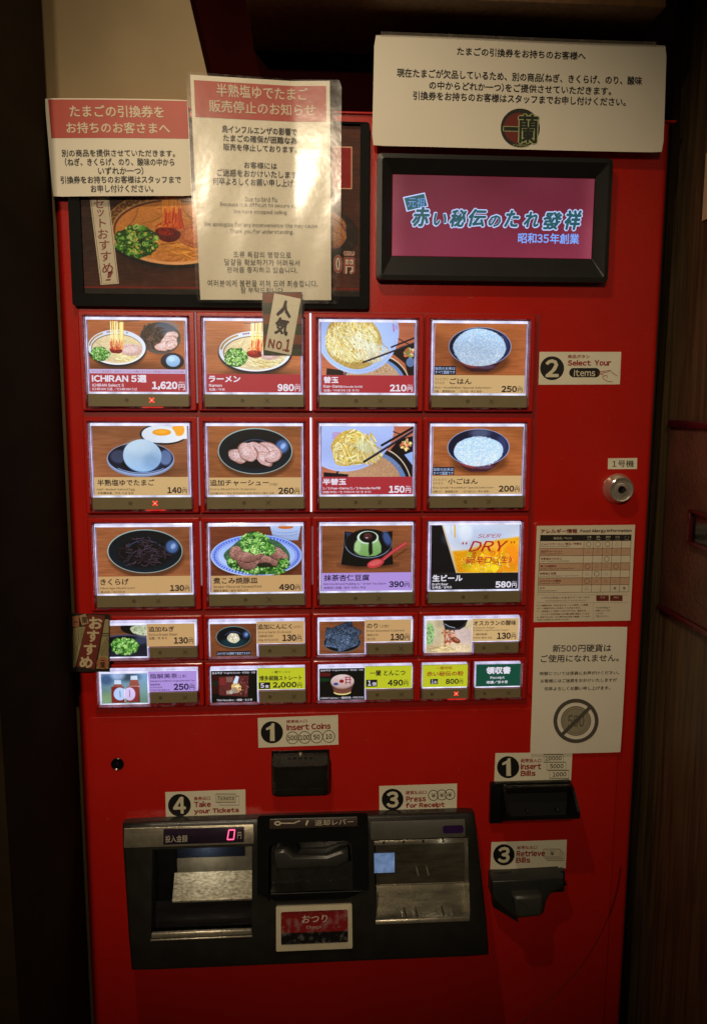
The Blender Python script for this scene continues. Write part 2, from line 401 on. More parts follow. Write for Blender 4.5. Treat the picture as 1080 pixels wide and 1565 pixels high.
# ------------------------------------------------------------------ the printed food photographs, painted stroke by stroke
rng = np.random.RandomState(7)
def vnoise(h, w, sy, sx, seed=None):
    r = rng if seed is None else np.random.RandomState(seed)
    gh, gw = max(2, int(h / sy) + 2), max(2, int(w / sx) + 2); g = r.rand(gh, gw)
    y = np.linspace(0, gh - 1.001, h); x = np.linspace(0, gw - 1.001, w); yi = y.astype(int); xi = x.astype(int); fy = (y - yi)[:, None]; fx = (x - xi)[None]
    fy = fy * fy * (3 - 2 * fy); fx = fx * fx * (3 - 2 * fx)
    a = g[yi][:, xi]; b = g[yi][:, xi + 1]; c = g[yi + 1][:, xi]; d = g[yi + 1][:, xi + 1]
    return (a * (1 - fx) + b * fx) * (1 - fy) + (c * (1 - fx) + d * fx) * fy
def C(c): return np.array(c[:3], float) / 255.0
class Pic:
    def __init__(s, x0, y0, x1, y1, k=.5, bgc=(0, 0, 0)):
        s.x0, s.y0, s.k = x0, y0, k; s.w = int((x1 - x0) * k); s.h = int((y1 - y0) * k); s.a = np.ones((s.h, s.w, 3)) * C(bgc); s.clip = None
    def win(s, xa, ya, xb, yb):
        i0 = max(0, int((xa - s.x0) * s.k) - 2); i1 = min(s.w, int((xb - s.x0) * s.k) + 3); j0 = max(0, int((ya - s.y0) * s.k) - 2); j1 = min(s.h, int((yb - s.y0) * s.k) + 3)
        if i1 <= i0 or j1 <= j0: return None
        Y, X = np.mgrid[j0:j1, i0:i1]; return (slice(j0, j1), slice(i0, i1)), (X + .5) / s.k + s.x0, (Y + .5) / s.k + s.y0
    def put(s, sl, m, c):
        if s.clip is not None: m = m * s.clip[sl]
        m = m[..., None]; s.a[sl] = s.a[sl] * (1 - m) + (c if isinstance(c, np.ndarray) and c.ndim == 3 else C(c) if not isinstance(c, np.ndarray) else c) * m
    def wood(s, c1=(150, 95, 60), c2=(110, 62, 36), seed=1, ang=0):
        n = vnoise(s.h, s.w, 3, 60, seed) * .5 + vnoise(s.h, s.w, 1.6, 25, seed + 1) * .3 + vnoise(s.h, s.w, 30, 90, seed + 2) * .4 - .1
        s.a = C(c2) + (C(c1) - C(c2)) * np.clip(n, 0, 1)[..., None]
    def noise(s, amt=.04, sc=1.3): s.a = s.a * (1 + amt * (vnoise(s.h, s.w, sc, sc)[..., None] - .5) * 2)
    def shade(s, cx, cy, rx, ry, f, soft=1.0):
        Y, X = np.mgrid[0:s.h, 0:s.w]; X = X / s.k + s.x0; Y = Y / s.k + s.y0
        d = np.exp(-(((X - cx) / rx) ** 2 + ((Y - cy) / ry) ** 2)); s.a *= (1 + (f - 1) * d)[..., None]
    def ell(s, cx, cy, rx, ry, c, ang=0, soft=1.5, a=1.0, wob=0, tex=0, c2=None, cdir=(0, 1), mask=False):
        R = max(rx, ry) * (1 + wob) + soft + 2; q = s.win(cx - R, cy - R, cx + R, cy + R)
        if q is None: return None
        sl, X, Y = q; t = math.radians(ang); dx = X - cx; dy = Y - cy; p = (dx * math.cos(t) + dy * math.sin(t)) / rx; r = (-dx * math.sin(t) + dy * math.cos(t)) / ry
        d = np.sqrt(p * p + r * r)
        if wob:
            th = np.arctan2(r, p); ph = rng.rand(5) * 6.28
            d = d / (1 + wob * sum(np.sin(k * th + ph[k - 2]) / k ** .5 for k in (2, 3, 5, 6)) * .5)
        m = np.clip((1 - d) * min(rx, ry) / max(soft, .1) + .5, 0, 1) * a
        if c2 is not None:
            g = np.clip((p * cdir[0] + r * cdir[1]) * .5 + .5, 0, 1)[..., None]; cc = C(c) * (1 - g) + C(c2) * g
        else: cc = np.ones(X.shape + (3,)) * C(c)
        if tex: cc = cc * (1 + tex * (vnoise(*X.shape, 3, 3) - .5)[..., None] * 2)
        s.put(sl, m, cc)
        if mask:
            full = np.zeros((s.h, s.w)); full[sl] = m; return full
    def ring(s, cx, cy, rx, ry, wd, c, ang=0, a=1.0, a0=0, a1=360):
        pts = []
        n = 40
        for i in range(n + 1):
            t = math.radians(a0 + (a1 - a0) * i / n); x = rx * math.cos(t); y = ry * math.sin(t); g = math.radians(ang)
            pts.append((cx + x * math.cos(g) - y * math.sin(g), cy + x * math.sin(g) + y * math.cos(g)))
        s.line(pts, wd, c, a)
    def line(s, pts, wd, c, a=1.0, soft=1.5):
        xs = [p[0] for p in pts]; ys = [p[1] for p in pts]; q = s.win(min(xs) - wd - 2, min(ys) - wd - 2, max(xs) + wd + 2, max(ys) + wd + 2)
        if q is None: return
        sl, X, Y = q; D = np.full(X.shape, 1e9)
        for (xa, ya), (xb, yb) in zip(pts[:-1], pts[1:]):
            dx, dy = xb - xa, yb - ya; L = dx * dx + dy * dy + 1e-9; t = np.clip(((X - xa) * dx + (Y - ya) * dy) / L, 0, 1)
            D = np.minimum(D, (X - xa - t * dx) ** 2 + (Y - ya - t * dy) ** 2)
        s.put(sl, np.clip((wd / 2 - np.sqrt(D)) / soft + .5, 0, 1) * a, C(c))
    def poly(s, pts, c, a=1.0, c2=None, soft=1.5, tex=0):
        xs = [p[0] for p in pts]; ys = [p[1] for p in pts]; q = s.win(min(xs), min(ys), max(xs), max(ys))
        if q is None: return
        sl, X, Y = q; ins = np.zeros(X.shape, bool); D = np.full(X.shape, 1e9); n = len(pts)
        for i in range(n):
            xa, ya = pts[i]; xb, yb = pts[(i + 1) % n]
            cr = ((ya > Y) != (yb > Y)) & (X < (xb - xa) * (Y - ya) / (yb - ya + 1e-12) + xa); ins ^= cr
            dx, dy = xb - xa, yb - ya; t = np.clip(((X - xa) * dx + (Y - ya) * dy) / (dx * dx + dy * dy + 1e-9), 0, 1)
            D = np.minimum(D, (X - xa - t * dx) ** 2 + (Y - ya - t * dy) ** 2)
        sd = np.where(ins, 1, -1) * np.sqrt(D); m = np.clip(sd / soft + .5, 0, 1) * a
        cc = np.ones(X.shape + (3,)) * C(c)
        if c2 is not None:
            g = np.clip((Y - min(ys)) / (max(ys) - min(ys) + 1e-6), 0, 1)[..., None]; cc = C(c) * (1 - g) + C(c2) * g
        if tex: cc = cc * (1 + tex * (vnoise(*X.shape, 3, 3) - .5)[..., None] * 2)
        s.put(sl, m, cc)
    def specks(s, n, cx, cy, rx, ry, size, cols, el=1.0, wob=.2, ang=None, dome=False):
        for i in range(n):
            t = rng.rand() * 6.283; r = math.sqrt(rng.rand()); x = cx + rx * r * math.cos(t); y = cy + ry * r * math.sin(t)
            z = size * (.6 + .8 * rng.rand()); c = np.array(cols[rng.randint(len(cols))], float)
            c *= .8 + .35 * rng.rand()
            s.ell(x, y, z, z * (el if el < 1 else 1) * (.6 + .4 * rng.rand()), np.clip(c, 0, 255), ang=rng.rand() * 180 if ang is None else ang + rng.randn() * 12, wob=wob)
    def onions(s, n, cx, cy, rx, ry, size, dark=(40, 80, 36)):
        s.ell(cx, cy, rx * .98, ry * .98, dark, wob=.08, tex=.3)
        for i in range(n):
            t = rng.rand() * 6.283; r = math.sqrt(rng.rand()) * .97; x = cx + rx * r * math.cos(t); y = cy + ry * r * math.sin(t); z = size * (.6 + .7 * rng.rand())
            k = rng.rand()
            c = [(70, 130, 52), (110, 168, 78), (150, 196, 110), (190, 222, 150), (52, 100, 44)][rng.randint(5)]
            if k < .45:
                s.ring(x, y, z, z * (.5 + .5 * rng.rand()), z * .45, c, ang=rng.rand() * 180)
                if rng.rand() < .5: s.ell(x, y, z * .5, z * .35, (205, 225, 170), a=.8)
            else: s.ell(x, y, z, z * (.4 + .4 * rng.rand()), c, ang=rng.rand() * 180, wob=.2)
    def noodle(s, n, cx, cy, rx, ry, L, wd, cols, dirf, wig=.25, a=.9):
        for i in range(n):
            t = rng.rand() * 6.283; r = math.sqrt(rng.rand()); x = cx + rx * r * math.cos(t); y = cy + ry * r * math.sin(t)
            th = dirf(x, y) + rng.randn() * wig; P = [(x, y)]; dth = rng.randn() * .12
            for k in range(6):
                th += dth + rng.randn() * .05; x += L / 6 * math.cos(th); y += L / 6 * math.sin(th)
                if ((x - cx) / rx) ** 2 + ((y - cy) / ry) ** 2 > 1.0: break
                P.append((x, y))
            if len(P) > 2:
                c = np.array(cols[rng.randint(len(cols))], float) * (.85 + .3 * rng.rand()); c = np.clip(c, 0, 255)
                s.line([(p[0] + 1, p[1] + wd * .6) for p in P], wd * .6, np.array(c) * .62, a * .5); s.line(P, wd, c, a)

def ramen(p, cx, cy, rx, ry, k, lift, sauce, chashu, onion, warm=(1, 1, 1)):
    """cx..ry rim ellipse; k overall size factor"""
    w = lambda c: tuple(np.clip(np.array(c) * warm, 0, 255))
    p.ell(cx + 4 * k, cy + ry * .18, rx * .96, ry * 1.0, w((60, 34, 22)), a=.55, soft=20 * k)
    p.ell(cx, cy + ry * .05, rx, ry * 1.0, w((22, 22, 42)))
    p.ell(cx, cy - ry * .01, rx * .975, ry * .96, w((196, 206, 226)), c2=w((226, 226, 232)))
    for i in range(26):                                                # fret border round the rim
        t = math.radians(188 + i * 4.2); x = cx + rx * .915 * math.cos(t); y = cy + ry * .875 * math.sin(t)
        if i < 13: p.ell(x, y, rx * .034, ry * .05, w((196, 160, 96)), a=.9); p.ell(x, y, rx * .016, ry * .024, w((90, 70, 60)))
        elif i % 5 < 3: p.ell(x, y, rx * .03, ry * .042, w((110, 90, 120)) if i % 2 else w((170, 60, 60)), a=.8)
    p.ell(cx, cy + ry * .06, rx * .86, ry * .80, w((120, 100, 84)))
    m = p.ell(cx + rx * .01, cy + ry * .085, rx * .845, ry * .785, w((214, 196, 158)), c2=w((206, 190, 160)), tex=.06, mask=True)
    p.clip = np.clip(m, 0, 1)
    p.noodle(int(150), cx, cy + ry * .1, rx * .85, ry * .78, 90 * k, 5 * k, [w((222, 208, 162)), w((206, 188, 140)), w((236, 224, 190)), w((196, 172, 124))], lambda x, y: math.atan2((y - cy) * .4, -(x - cx)) * 0 + .25 * math.sin(x / 60 / k) - .1, .5, .55)
    p.ell(cx + rx * .28, cy + ry * .55, rx * .4, ry * .2, w((226, 216, 160)), a=.5, soft=10 * k)
    p.noodle(70, cx + rx * .25, cy + ry * .52, rx * .5, ry * .26, 110 * k, 5 * k, [w((228, 214, 158)), w((240, 230, 190)), w((200, 176, 116))], lambda x, y: -.12 + .3 * math.sin(x / 50 / k), .25, .8)
    x, y, a, b = chashu
    p.ell(x, y + 3 * k, a, b, w((150, 120, 110)), a=.6); p.ell(x, y, a, b, w((206, 178, 178)), c2=w((190, 160, 150)), wob=.05, tex=.12)
    p.ell(x - a * .1, y, a * .62, b * .55, w((222, 200, 198)), a=.6, wob=.2, tex=.12); p.ring(x, y, a * .8, b * .75, 3 * k, w((176, 140, 134)), a=.6)
    x, y, a, b = sauce
    p.ell(x, y + b * .2, a, b, w((112, 26, 24)), wob=.12, tex=.3); p.ell(x - a * .2, y - b * .1, a * .6, b * .5, w((158, 46, 34)), a=.8, wob=.2, tex=.3)
    p.clip = None
    x0, y0, x1, y1, b0, b1 = lift                                    # lifted noodles: top span, bottom span
    for i in range(46):
        t = rng.rand(); s0 = x0 + (x1 - x0) * t + rng.randn() * 1.5 * k; s1 = b0 + (b1 - b0) * t + rng.randn() * 5 * k
        ye = y1 - rng.rand() * 10 * k
        c = [(236, 214, 130), (246, 234, 176), (214, 176, 84), (228, 200, 110), (250, 244, 212)][rng.randint(5)]
        mid = y0 + (y1 - y0) * (.58 + .16 * rng.rand())
        P = [(s0, y0), (s0 + (s1 - s0) * .3, y0 + (mid - y0) * .5), (s0 + (s1 - s0) * .6, mid)]
        p.line(P, 4.5 * k, w(c), .9)
        c2 = [(214, 140, 80), (196, 84, 52), (226, 176, 104), (182, 56, 40), (236, 206, 150)][rng.randint(5)]
        p.line([P[-1], (s1, (mid + ye) / 2), (s1 + rng.randn() * 6 * k, ye)], 4.5 * k, w(c2), .85)
    p.specks(40, x, y - b * .7, a * .9, b * .9, 4 * k, [w((186, 56, 34)), w((150, 34, 26)), w((210, 100, 60))], el=.5)
    x, y, a, b = onion
    p.onions(150, x, y, a, b, 9 * k)
    p.specks(40, x + a * .1, y, a * .8, b * .8, 5 * k, [w((214, 236, 176)), w((236, 246, 214)), w((170, 214, 120))], el=.6)

def rice(p, cx, cy, rx, ry, mx, my, mrx, mry, top):
    p.ell(cx + 10, cy + ry * .65, rx * .9, ry * .6, (70, 42, 24), a=.6, soft=30)
    p.poly([(cx - rx, cy), (cx - rx * .86, cy + ry * .42), (cx - rx * .45, cy + ry * .98), (cx - rx * .25, cy + ry * 1.12), (cx + rx * .28, cy + ry * 1.12), (cx + rx * .5, cy + ry * .95), (cx + rx * .88, cy + ry * .4), (cx + rx, cy)], (92, 40, 44), c2=(60, 34, 44))
    p.ell(cx - rx * .35, cy + ry * .78, rx * .3, ry * .13, (150, 72, 70), a=.8, soft=12, ang=18); p.ell(cx + rx * .2, cy + ry * .9, rx * .3, ry * .1, (96, 74, 96), a=.8, soft=12)
    p.ell(cx, cy, rx, ry * .86, (150, 160, 196)); p.ell(cx, cy, rx * .975, ry * .835, (20, 24, 44), c2=(48, 52, 86), cdir=(.8, .3))
    p.ell(cx + rx * .72, cy - ry * .1, rx * .16, ry * .42, (62, 70, 110), a=.7, soft=14)
    m = p.ell(mx, my, mrx, mry, (170, 200, 232), c2=(184, 200, 220), wob=.04, tex=.1, mask=True)
    for i in range(620):
        t = rng.rand() * 6.283; r = math.sqrt(rng.rand()); x = mx + mrx * r * math.cos(t); y = my + mry * r * math.sin(t)
        c = np.array([(196, 216, 238), (214, 228, 244), (160, 188, 222), (178, 204, 234), (228, 236, 246)][rng.randint(5)], float); 
        if r > .9: c *= .93
        p.ell(x, y, 7 + 3 * rng.rand(), 3.6, c, ang=rng.rand() * 180, a=.75)
    p.specks(26, mx, my + mry * .88, mrx * .5, mry * .1, 6, [(190, 196, 206), (208, 204, 190)], el=.5)
def darkplate(p, cx, cy, rx, ry, rim=(150, 170, 170), inner=(14, 20, 26)):
    p.ell(cx + 8, cy + ry * .22, rx, ry, (60, 38, 24), a=.6, soft=26)
    p.ell(cx, cy, rx, ry, rim); p.ell(cx, cy + 2, rx * .975, ry * .965, inner, c2=(18, 34, 44))
    p.ell(cx, cy + ry * .1, rx * .72, ry * .66, (8, 12, 18), a=.8, soft=26)
    p.ring(cx, cy + ry * .12, rx * .52, ry * .62, 9, (90, 110, 150), a=.6, a0=205, a1=325)
    p.ell(cx + rx * .72, cy - ry * .2, rx * .17, ry * .3, (96, 126, 186), a=.75, soft=26, ang=40); p.ell(cx + rx * .75, cy - ry * .22, rx * .06, ry * .14, (170, 196, 236), a=.7, soft=14, ang=40)
    p.ring(cx, cy, rx * .985, ry * .98, 3.5, (176, 196, 190), a=.7, a0=20, a1=200)
def pork(p, slices, cols=((196, 168, 168), (178, 148, 146))):
    for (x, y, a, b, g) in slices:
        p.ell(x + 3, y + 6, a, b, (40, 24, 26), ang=g, a=.7, soft=5, wob=.08)
        p.ell(x, y, a, b, (150, 112, 104), ang=g, wob=.1); p.ell(x, y - 1, a * .93, b * .9, cols[0], c2=cols[1], ang=g, wob=.12, tex=.16)
        p.ell(x - a * .2, y - b * .1, a * .45, b * .4, (214, 192, 196), ang=g, a=.55, wob=.25, tex=.2, soft=6)
        p.ring(x, y, a * .6, b * .55, 4, (156, 112, 100), ang=g, a=.5, a0=rng.rand() * 200, a1=200 + rng.rand() * 160)
def strainer(p, cx, cy, rx, ry, ang, n):
    pass
PICS = {}
def pic_set():
    p = Pic(68, 85, 920, 515); p.wood((176, 112, 72), (132, 76, 46), 3)
    p.shade(300, 500, 400, 60, .6)
    p.ell(705, 240, 182, 140, (84, 80, 76)); p.ell(705, 236, 174, 132, (30, 28, 32), c2=(90, 84, 80), cdir=(.3, 1)); p.ell(760, 150, 110, 60, (110, 130, 160), a=.5, soft=30)
    for i in range(150):
        x = 560 + rng.rand() * 170; y = 130 + rng.rand() * 190
        if (x - 640) ** 2 / 8600 + (y - 225) ** 2 / 11000 < 1: p.ring(x, y, 10 + 26 * rng.rand(), 8 + 18 * rng.rand(), 6, [(44, 26, 24), (74, 50, 44), (28, 16, 18), (110, 84, 76)][rng.randint(4)], ang=rng.rand() * 180, a=.9, a0=0, a1=120 + 80 * rng.rand())
    pork(p, [(800, 225, 66, 44, -20), (780, 265, 74, 44, -15), (745, 310, 92, 44, -12), (800, 300, 60, 40, -25)], ((212, 184, 180), (196, 164, 156)))
    ramen(p, 318, 325, 262, 160, .9, (268, 98, 392, 345, 262, 372), (310, 342, 56, 30), (445, 345, 100, 52), (168, 382, 88, 62))
    p.line([(330, 104), (520, 88)], 5, (40, 40, 60))
    p.ell(806, 442, 104, 74, (20, 16, 24)); p.ell(806, 438, 98, 68, (52, 44, 60), c2=(16, 12, 20)); p.ell(812, 440, 63, 52, (164, 200, 232), c2=(140, 176, 216), soft=3); p.ell(800, 425, 30, 22, (196, 222, 246), a=.7, soft=12)
    p.noise(); PICS['set'] = p.a
def pic_ramen():
    p = Pic(72, 70, 940, 560); p.wood((190, 126, 86), (150, 92, 60), 5); p.shade(560, 560, 330, 50, .45)
    ramen(p, 520, 350, 340, 195, 1.15, (480, 82, 640, 345, 478, 600), (512, 365, 72, 36), (650, 370, 100, 55), (345, 405, 108, 88))
    p.line([(430, 92), (640, 72)], 6, (50, 50, 70)); p.ell(560, 120, 120, 60, (226, 232, 240), a=.25, soft=50)
    p.noise(); PICS['ramen'] = p.a
def pic_kaedama(half):
    if not half:
        p = Pic(50, 72, 915, 565); p.wood((190, 122, 96), (160, 92, 66), 8)
        p.ell(560, 700, 330, 320, (26, 26, 40)); p.ell(545, 710, 310, 310, (120, 150, 200)); p.ell(530, 720, 295, 300, (192, 160, 134), tex=.08); p.specks(60, 600, 500, 130, 50, 5, [(170, 150, 90), (140, 120, 80), (220, 190, 160)])
        p.poly([(700, 350), (780, 300), (920, 250), (920, 565), (860, 565), (830, 450)], (30, 24, 28)); p.ring(560, 700, 325, 330, 10, (226, 206, 176), a0=290, a1=345)
        p.specks(26, 870, 350, 50, 40, 16, [(206, 176, 130), (150, 150, 80), (190, 110, 80), (236, 220, 190)]); p.ell(880, 440, 40, 44, (120, 150, 200), a=.8)
        p.poly([(100, 500), (250, 520), (260, 565), (95, 565)], (34, 26, 26))
        m = p.ell(385, 160, 385, 392, (150, 172, 226), c2=(176, 196, 244), ang=-8, mask=True); p.ring(385, 160, 360, 366, 3, (110, 130, 190), ang=-8, a=.6, a0=20, a1=160)
        p.line([(718, 90), (722, 150)], 16, (186, 70, 120), a=.5); p.line([(745, 100), (748, 130)], 10, (186, 70, 120), a=.5)
        p.clip = None; cx, cy, rx, ry = 350, 240, 275, 250
        p.ell(cx, cy + 8, rx, ry, (176, 150, 90), ang=32, wob=.05, tex=.2)
        dirf = lambda x, y: 1.15 - .5 * (x - 350) / 300 + .2 * math.sin(y / 60)
        p.noodle(420, 330, 235, 250, 215, 150, 6, [(226, 208, 138), (240, 230, 178), (206, 178, 96), (246, 242, 210), (216, 220, 180)], dirf, .35, .9)
        p.noodle(120, 520, 330, 160, 120, 130, 6, [(216, 214, 190), (232, 226, 190), (200, 200, 180), (196, 170, 120)], lambda x, y: 1.2, .2, .9)
        p.specks(26, 300, 240, 200, 160, 9, [(190, 120, 50), (170, 130, 60)], el=.5)
        p.ell(460, 280, 160, 60, (220, 236, 240), a=.28, soft=50, ang=25)
        p.line([(440, 442), (915, 262)], 16, (30, 22, 30)); p.line([(445, 436), (915, 256)], 4, (110, 90, 110)); p.line([(700, 300), (915, 212)], 14, (26, 24, 34)); p.line([(765, 222), (900, 290)], 8, (40, 34, 40))
    else:
        p = Pic(85, 62, 930, 522); p.wood((196, 130, 106), (160, 92, 70), 8)
        p.ell(560, 640, 370, 380, (26, 26, 36)); p.ell(545, 650, 345, 360, (112, 136, 184)); p.ell(520, 660, 325, 345, (186, 148, 118), tex=.08); p.specks(120, 650, 430, 170, 80, 5, [(160, 124, 92), (130, 104, 70), (220, 180, 150)], el=.5)
        p.poly([(715, 285), (800, 180), (930, 150), (930, 522), (890, 522), (830, 380)], (22, 20, 26)); p.ring(560, 640, 362, 392, 10, (222, 206, 180), a0=295, a1=350)
        p.specks(26, 865, 230, 45, 45, 14, [(206, 160, 120), (150, 150, 80), (214, 120, 90), (226, 220, 150)]); p.poly([(850, 320), (930, 290), (930, 420)], (150, 176, 226))
        p.poly([(104, 480), (330, 500), (330, 522), (104, 522)], (24, 20, 26))
        p.ell(330, 110, 425, 360, (160, 180, 236), c2=(176, 190, 240), ang=-14); p.ring(330, 110, 400, 335, 3, (120, 136, 200), ang=-14, a=.6, a0=25, a1=130)
        for j in range(5): p.line([(185, 125 + 12 * j), (225, 118 + 12 * j), (268, 124 + 9 * j)], 4, (206, 70, 100), .8)
        p.ell(360, 255, 185, 155, (200, 170, 90), wob=.06, tex=.15); p.ell(300, 330, 115, 95, (206, 180, 110), wob=.08)
        for cx, cy, rx, ry, d in ((300, 300, 115, 115, 1.3), (360, 190, 120, 105, .3), (480, 200, 110, 100, .9), (380, 360, 120, 60, .15), (330, 270, 140, 120, 2.2)):
            p.noodle(70, cx, cy, rx, ry, 170, 9, [(226, 196, 108), (240, 222, 148), (206, 172, 84), (248, 238, 190)], (lambda dd: lambda x, y: dd + .6 * math.sin(x / 60))(d), .35, .95)
        p.noodle(90, 520, 310, 130, 100, 150, 8, [(226, 206, 140), (236, 224, 176), (206, 176, 100)], lambda x, y: 1.1, .15, .95)
        p.ell(480, 240, 90, 60, (214, 236, 222), a=.4, soft=40, ang=30)
        p.line([(478, 384), (930, 104)], 20, (20, 18, 26)); p.line([(490, 370), (930, 96)], 5, (90, 96, 130)); p.line([(640, 235), (930, 72)], 20, (22, 22, 32)); p.line([(745, 110), (830, 140)], 8, (40, 24, 30))
    p.noise(); PICS['half' if half else 'kaedama'] = p.a
def pic_rice(small):
    if not small:
        p = Pic(82, 76, 925, 548); p.wood((176, 112, 70), (132, 76, 46), 11)
        rice(p, 500, 285, 290, 205, 495, 295, 245, 170, 0); nm = 'rice'; b = (82, 465, 280, 545)
    else:
        p = Pic(92, 60, 915, 508); p.wood((172, 112, 70), (126, 74, 44), 12)
        rice(p, 510, 250, 285, 196, 510, 285, 225, 135, 0); nm = 'rice_small'; b = (95, 428, 290, 500)
        p.ell(520, 120, 90, 40, (150, 160, 190), a=.4, soft=30)
    p.poly(zr(*b), (18, 22, 48)); p.noise(); PICS[nm] = p.a
def pic_egg():
    p = Pic(90, 75, 980, 540); p.wood((160, 110, 78), (122, 76, 50), 15); p.shade(650, 480, 300, 70, .6)
    p.ell(760, 150, 225, 95, (30, 30, 40)); p.ell(770, 145, 205, 84, (196, 206, 222), c2=(226, 226, 232)); p.poly([(860, 72), (980, 72), (980, 190), (890, 200)], (220, 222, 230), soft=6); p.ell(900, 105, 55, 62, (226, 160, 60), ang=-30, soft=6)
    p.ell(712, 150, 160, 78, (214, 222, 234), soft=3); p.ell(742, 132, 88, 30, (222, 150, 40), soft=4); p.ell(735, 128, 60, 16, (240, 180, 70), a=.7, soft=8)
    p.ell(535, 385, 318, 150, (120, 136, 170)); p.ell(535, 370, 316, 148, (150, 164, 196)); p.ell(535, 368, 308, 140, (14, 16, 30), c2=(30, 34, 56)); p.ell(330, 350, 80, 60, (90, 100, 130), a=.6, soft=18); p.ell(770, 360, 60, 70, (130, 156, 206), a=.7, soft=20); p.ell(420, 420, 60, 50, (8, 8, 16), a=.8, soft=16); p.ring(535, 380, 280, 120, 6, (150, 176, 220), a0=40, a1=140)
    p.ell(552, 345, 182, 150, (110, 146, 186), wob=.02); p.ell(552, 341, 179, 146, (196, 216, 236), c2=(140, 172, 208), cdir=(.35, .9), wob=.02, soft=4); p.ell(520, 270, 110, 60, (206, 226, 242), a=.5, soft=60); p.ell(640, 400, 80, 70, (110, 140, 180), a=.4, soft=60); p.line([(530, 430), (522, 480)], 6, (150, 180, 200), .6)
    p.noise(); PICS['egg'] = p.a
def pic_pork():
    p = Pic(80, 80, 928, 538); p.wood((160, 106, 68), (118, 72, 44), 18); darkplate(p, 508, 302, 340, 205)
    pork(p, [(350, 345, 90, 62, 18), (640, 300, 118, 70, 24), (540, 300, 120, 66, 28), (590, 370, 88, 56, 34), (440, 310, 96, 78, 40), (670, 350, 80, 50, -20)])
    p.specks(30, 500, 320, 200, 70, 5, [(120, 70, 56), (230, 210, 206)], el=.4); p.noise(); PICS['pork'] = p.a
def pic_mushroom():
    p = Pic(85, 95, 950, 550); p.wood((156, 104, 70), (116, 70, 46), 21); darkplate(p, 530, 318, 350, 202)
    for i in range(70):
        x = 530 + rng.randn() * 85; y = 340 + rng.randn() * 50; th = rng.rand() * 6.28; P = [(x, y)]
        for k in range(6):
            th += rng.randn() * .45; x += 20 * math.cos(th); y += 13 * math.sin(th); P.append((x, y))
        p.line([(a, b + 5) for a, b in P], 10, (12, 8, 12), .8); p.line(P, 9, [(46, 34, 42), (64, 50, 60), (34, 26, 34)][i % 3]); 
        if i % 2: p.line([(a, b - 2) for a, b in P], 2.5, [(130, 116, 140), (100, 88, 104), (160, 150, 176)][i % 3], .8)
    p.noise(); PICS['mushroom'] = p.a
def pic_stew():
    p = Pic(105, 85, 948, 535); p.wood((130, 76, 52), (90, 50, 34), 23)
    p.poly([(655, 85), (940, 85), (915, 215), (690, 215)], (176, 196, 232), c2=(150, 166, 206)); p.ell(800, 95, 70, 16, (190, 110, 50)); p.ring(795, 120, 120, 26, 3, (110, 130, 180), a0=10, a1=170); p.ring(795, 150, 115, 24, 3, (110, 130, 180), a0=10, a1=170)
    p.ell(530, 372, 425, 215, (60, 36, 26), a=.5, soft=20); p.ell(528, 352, 422, 192, (150, 176, 236), c2=(186, 204, 244))
    p.ring(528, 352, 405, 178, 4, (60, 80, 190)); p.ring(528, 352, 372, 160, 3, (90, 110, 206), a=.7)
    for i in range(72):
        t = i / 72 * 6.283; p.ell(528 + 388 * math.cos(t), 352 + 168 * math.sin(t), 9, 7, (70, 90, 200), wob=.3); p.ring(528 + 366 * math.cos(t + .04), 352 + 152 * math.sin(t + .04), 8, 8, 3, (100, 120, 214), a=.8)
    p.ell(545, 350, 295, 165, (60, 90, 60), wob=.12, tex=.4, a=.9); p.onions(150, 545, 415, 290, 105, 13); p.onions(40, 320, 400, 70, 60, 12)
    for (x, y, a, b, g) in [(345, 330, 60, 70, -30), (735, 370, 100, 75, 40), (620, 400, 110, 46, 12), (440, 400, 100, 80, 25), (480, 360, 110, 46, -14), (700, 330, 70, 50, 50)]:
        p.ell(x, y + 6, a, b, (50, 30, 28), ang=g, a=.8, soft=5, wob=.1); p.ell(x, y, a, b, (170, 128, 118), c2=(120, 84, 76), ang=g, wob=.1, tex=.25); p.ring(x, y, a * .7, b * .6, 5, (210, 176, 170), ang=g, a=.5, a0=180, a1=300)
    p.ell(600, 440, 70, 24, (30, 34, 26), a=.8, soft=8)
    p.onions(230, 510, 235, 135, 100, 13, (34, 70, 40)); p.onions(60, 640, 290, 60, 60, 12); p.onions(60, 600, 500, 200, 26, 13); p.onions(30, 780, 430, 60, 50, 12)
    p.ring(498, 304, 20, 18, 7, (200, 226, 150)); p.noise(.06); PICS['stew'] = p.a
